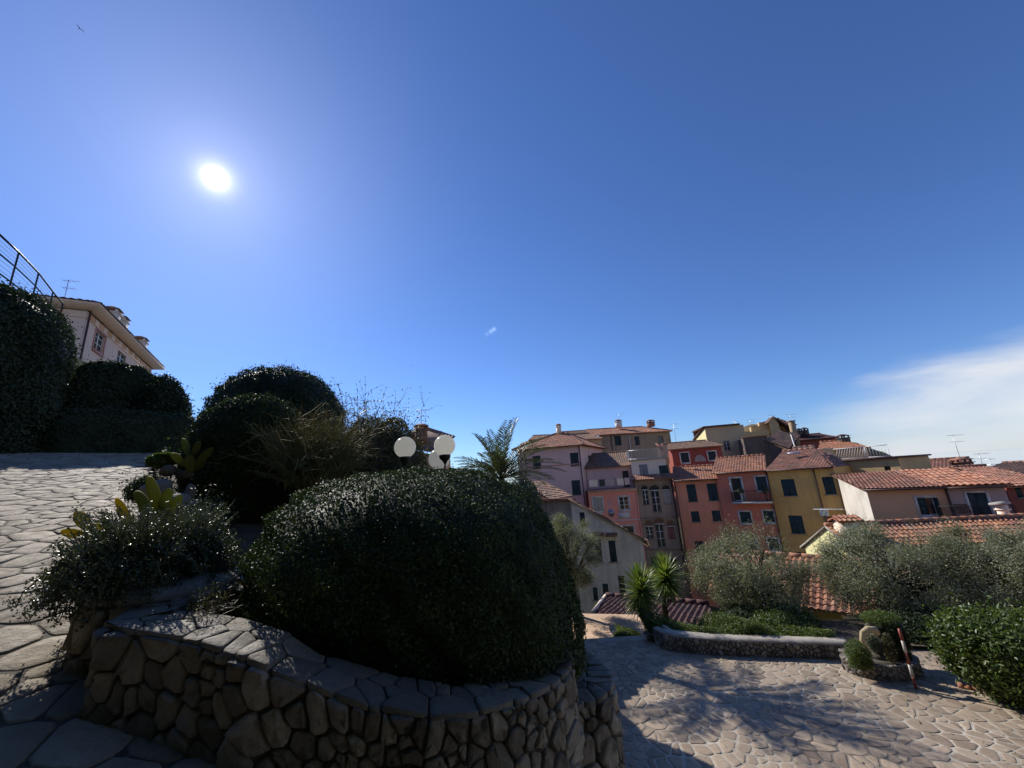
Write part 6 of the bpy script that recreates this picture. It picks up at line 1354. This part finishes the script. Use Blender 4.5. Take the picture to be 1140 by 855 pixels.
for k, (x, y, dy, r_) in enumerate(((978, 722, .1, (.17, .16, .17)), (992, 725, .12, (.19, .18, .2)), (1000, 712, .2, (.14, .16, .16)), (985, 708, .15, (.17, .16, .16)), (992, 697, .2, (.20, .18, .09)), (975, 698, .15, (.15, .14, .08)), (1002, 735, .15, (.17, .16, .2)), (982, 738, .05, (.2, .16, .15)))): rock(PY(x, y, Yr + dy), r_, 3 + k, 'moss')
# hollow pale boulder: a bent ring of stone
m = MB(); ring = [PY(x, y, Yr - .25) for x, y in ((966, 722), (960, 713), (960, 704), (966, 700.5), (974, 701.5), (978, 706))]
MT['palerock'] = stone_mat('pale_rock', (0.45, 0.36, 0.20), (0.60, 0.50, 0.32), (0.38, 0.30, 0.18), .85, .6); m.tube(np.array(ring), [.02, .04, .035, .05, .06, .035], 9); m.build('hollow_boulder', 'palerock', t, True)
for k, (x, y, Y, n_, s_, mt) in enumerate(((955, 727, 7.75, 3500, (.20, .18, .22), 'leaf_grass'), (980, 688, 8.1, 3500, (.34, .25, .12), 'leaf_grass'), (972, 716, 7.75, 1200, (.10, .08, .14), 'leaf_succ'), (1000, 716, 7.85, 5000, (.20, .12, .36), 'leaf_dark'), (958, 738, 7.7, 1800, (.22, .12, .10), 'leaf_grass'), (990, 722, 7.7, 1500, (.12, .06, .25), 'leaf_brown'))):
    c = PY(x, y, Y); m = MB(); leaves(m, c + sph(n_) * s_ * (RNG.random((n_, 1)) ** .4), sph(n_), .045, .010, jit=1); m.build('trailing_plant', mt, t)
# ---- striped pole
b = PZ(1020, 767, float(PAVE(*PZ(1020, 767, -3.75)[:2]))); tp = PY(1001, 700, b[1] + .02); m = MB(); n = 5
for k in range(n):
    p, q = b + (tp - b) * k / n, b + (tp - b) * (k + 1) / n; m.tube([p, q], .022, 12, 0.0 if k % 2 == 0 else 1.0)
solo(m, 'striped_pole', 'bands', b, 'leaning red and white banded pole standing on the drive', 'pole', None, False)
# ---- brick edging at the foot of the laurel hedge
ed = thing('brick_edging', PZ(1080, 770, -3.75), 'row of terracotta bricks edging the laurel hedge bed', 'edging'); a, b = PZ(1067, 767, -3.72), PZ(1150, 782, -3.72); n = 9
for k in range(n):
    p = a + (b - a) * (k + .5) / n; p[2] = float(PAVE(p[0], p[1])) + .03; d = unit(b - a) * np.linalg.norm(b - a) / n * .47; rg = RNG.normal(0, .008, 3); m = MB(); m.obox(p + rg, d, unit(np.cross(d, (0, 0, 1))) * .05, (0, 0, .035)); m.build('brick', 'tileorange' if k % 3 else 'tile', ed)
for k, (x, y, lab) in enumerate(((1088, 771, 'pale cobble beside the brick edging, nearer the pole'), (1131, 778, 'pale cobble beside the brick edging, nearer the right edge'))):
    boulder(PZ(x, y, -3.72) + (0, 0, .02), (.07, .06, .05), lab, 60 + k)
# ---- bird in the sky
c = PY(89, 32, 38); m = MB(); s = .25; m.ell(c, (s * .55, s * .16, s * .13), 10, 8)
m.add([c + (-.1, 0, .02), c + (.12, 0, .02), c + (.1, .55, .2), c + (.0, .95, .08), c + (-.02, .5, .18)], [(0, 1, 2, 3, 4)]); m.add([c + (-.1, 0, .02), c + (.12, 0, .02), c + (.1, -.55, .2), c + (.0, -.95, .08), c + (-.02, -.5, .18)], [(0, 4, 3, 2, 1)]); m.add([c + (-.15, -.02, 0), c + (-.42, -.09, .0), c + (-.42, .09, 0), c + (-.15, .02, 0)], [(0, 1, 2, 3)])
m.v = [c + (v - c) * .6 for v in m.v]
solo(m, 'bird', 'iron', c, 'tiny dark bird gliding high in the sky at upper left', 'bird')

RNG = np.random.default_rng(200); m = MB(); n = 420; x = RNG.uniform(1.2, 8.5, n); y = np.where(RNG.random(n) < .6, 9.4 - .22 * (x - 2) - RNG.exponential(.5, n), RNG.uniform(3.5, 9, n))
k = (x > .9) & (y > 3) & (y < 9.5); x, y = x[k], y[k]; leaves(m, np.stack([x, y, PAVE(x, y) + .022], 1), np.tile((0, 0, 1.0), (len(x), 1)), .05, .022, jit=.35)
tag(solo(m, 'leaf_litter', 'twig', (5, 7, -3.7), 'dry fallen leaves scattered over the lower drive', 'leaf litter'), kind='stuff')
for o in bpy.data.objects:
    if '_o' in o: del o['_o']
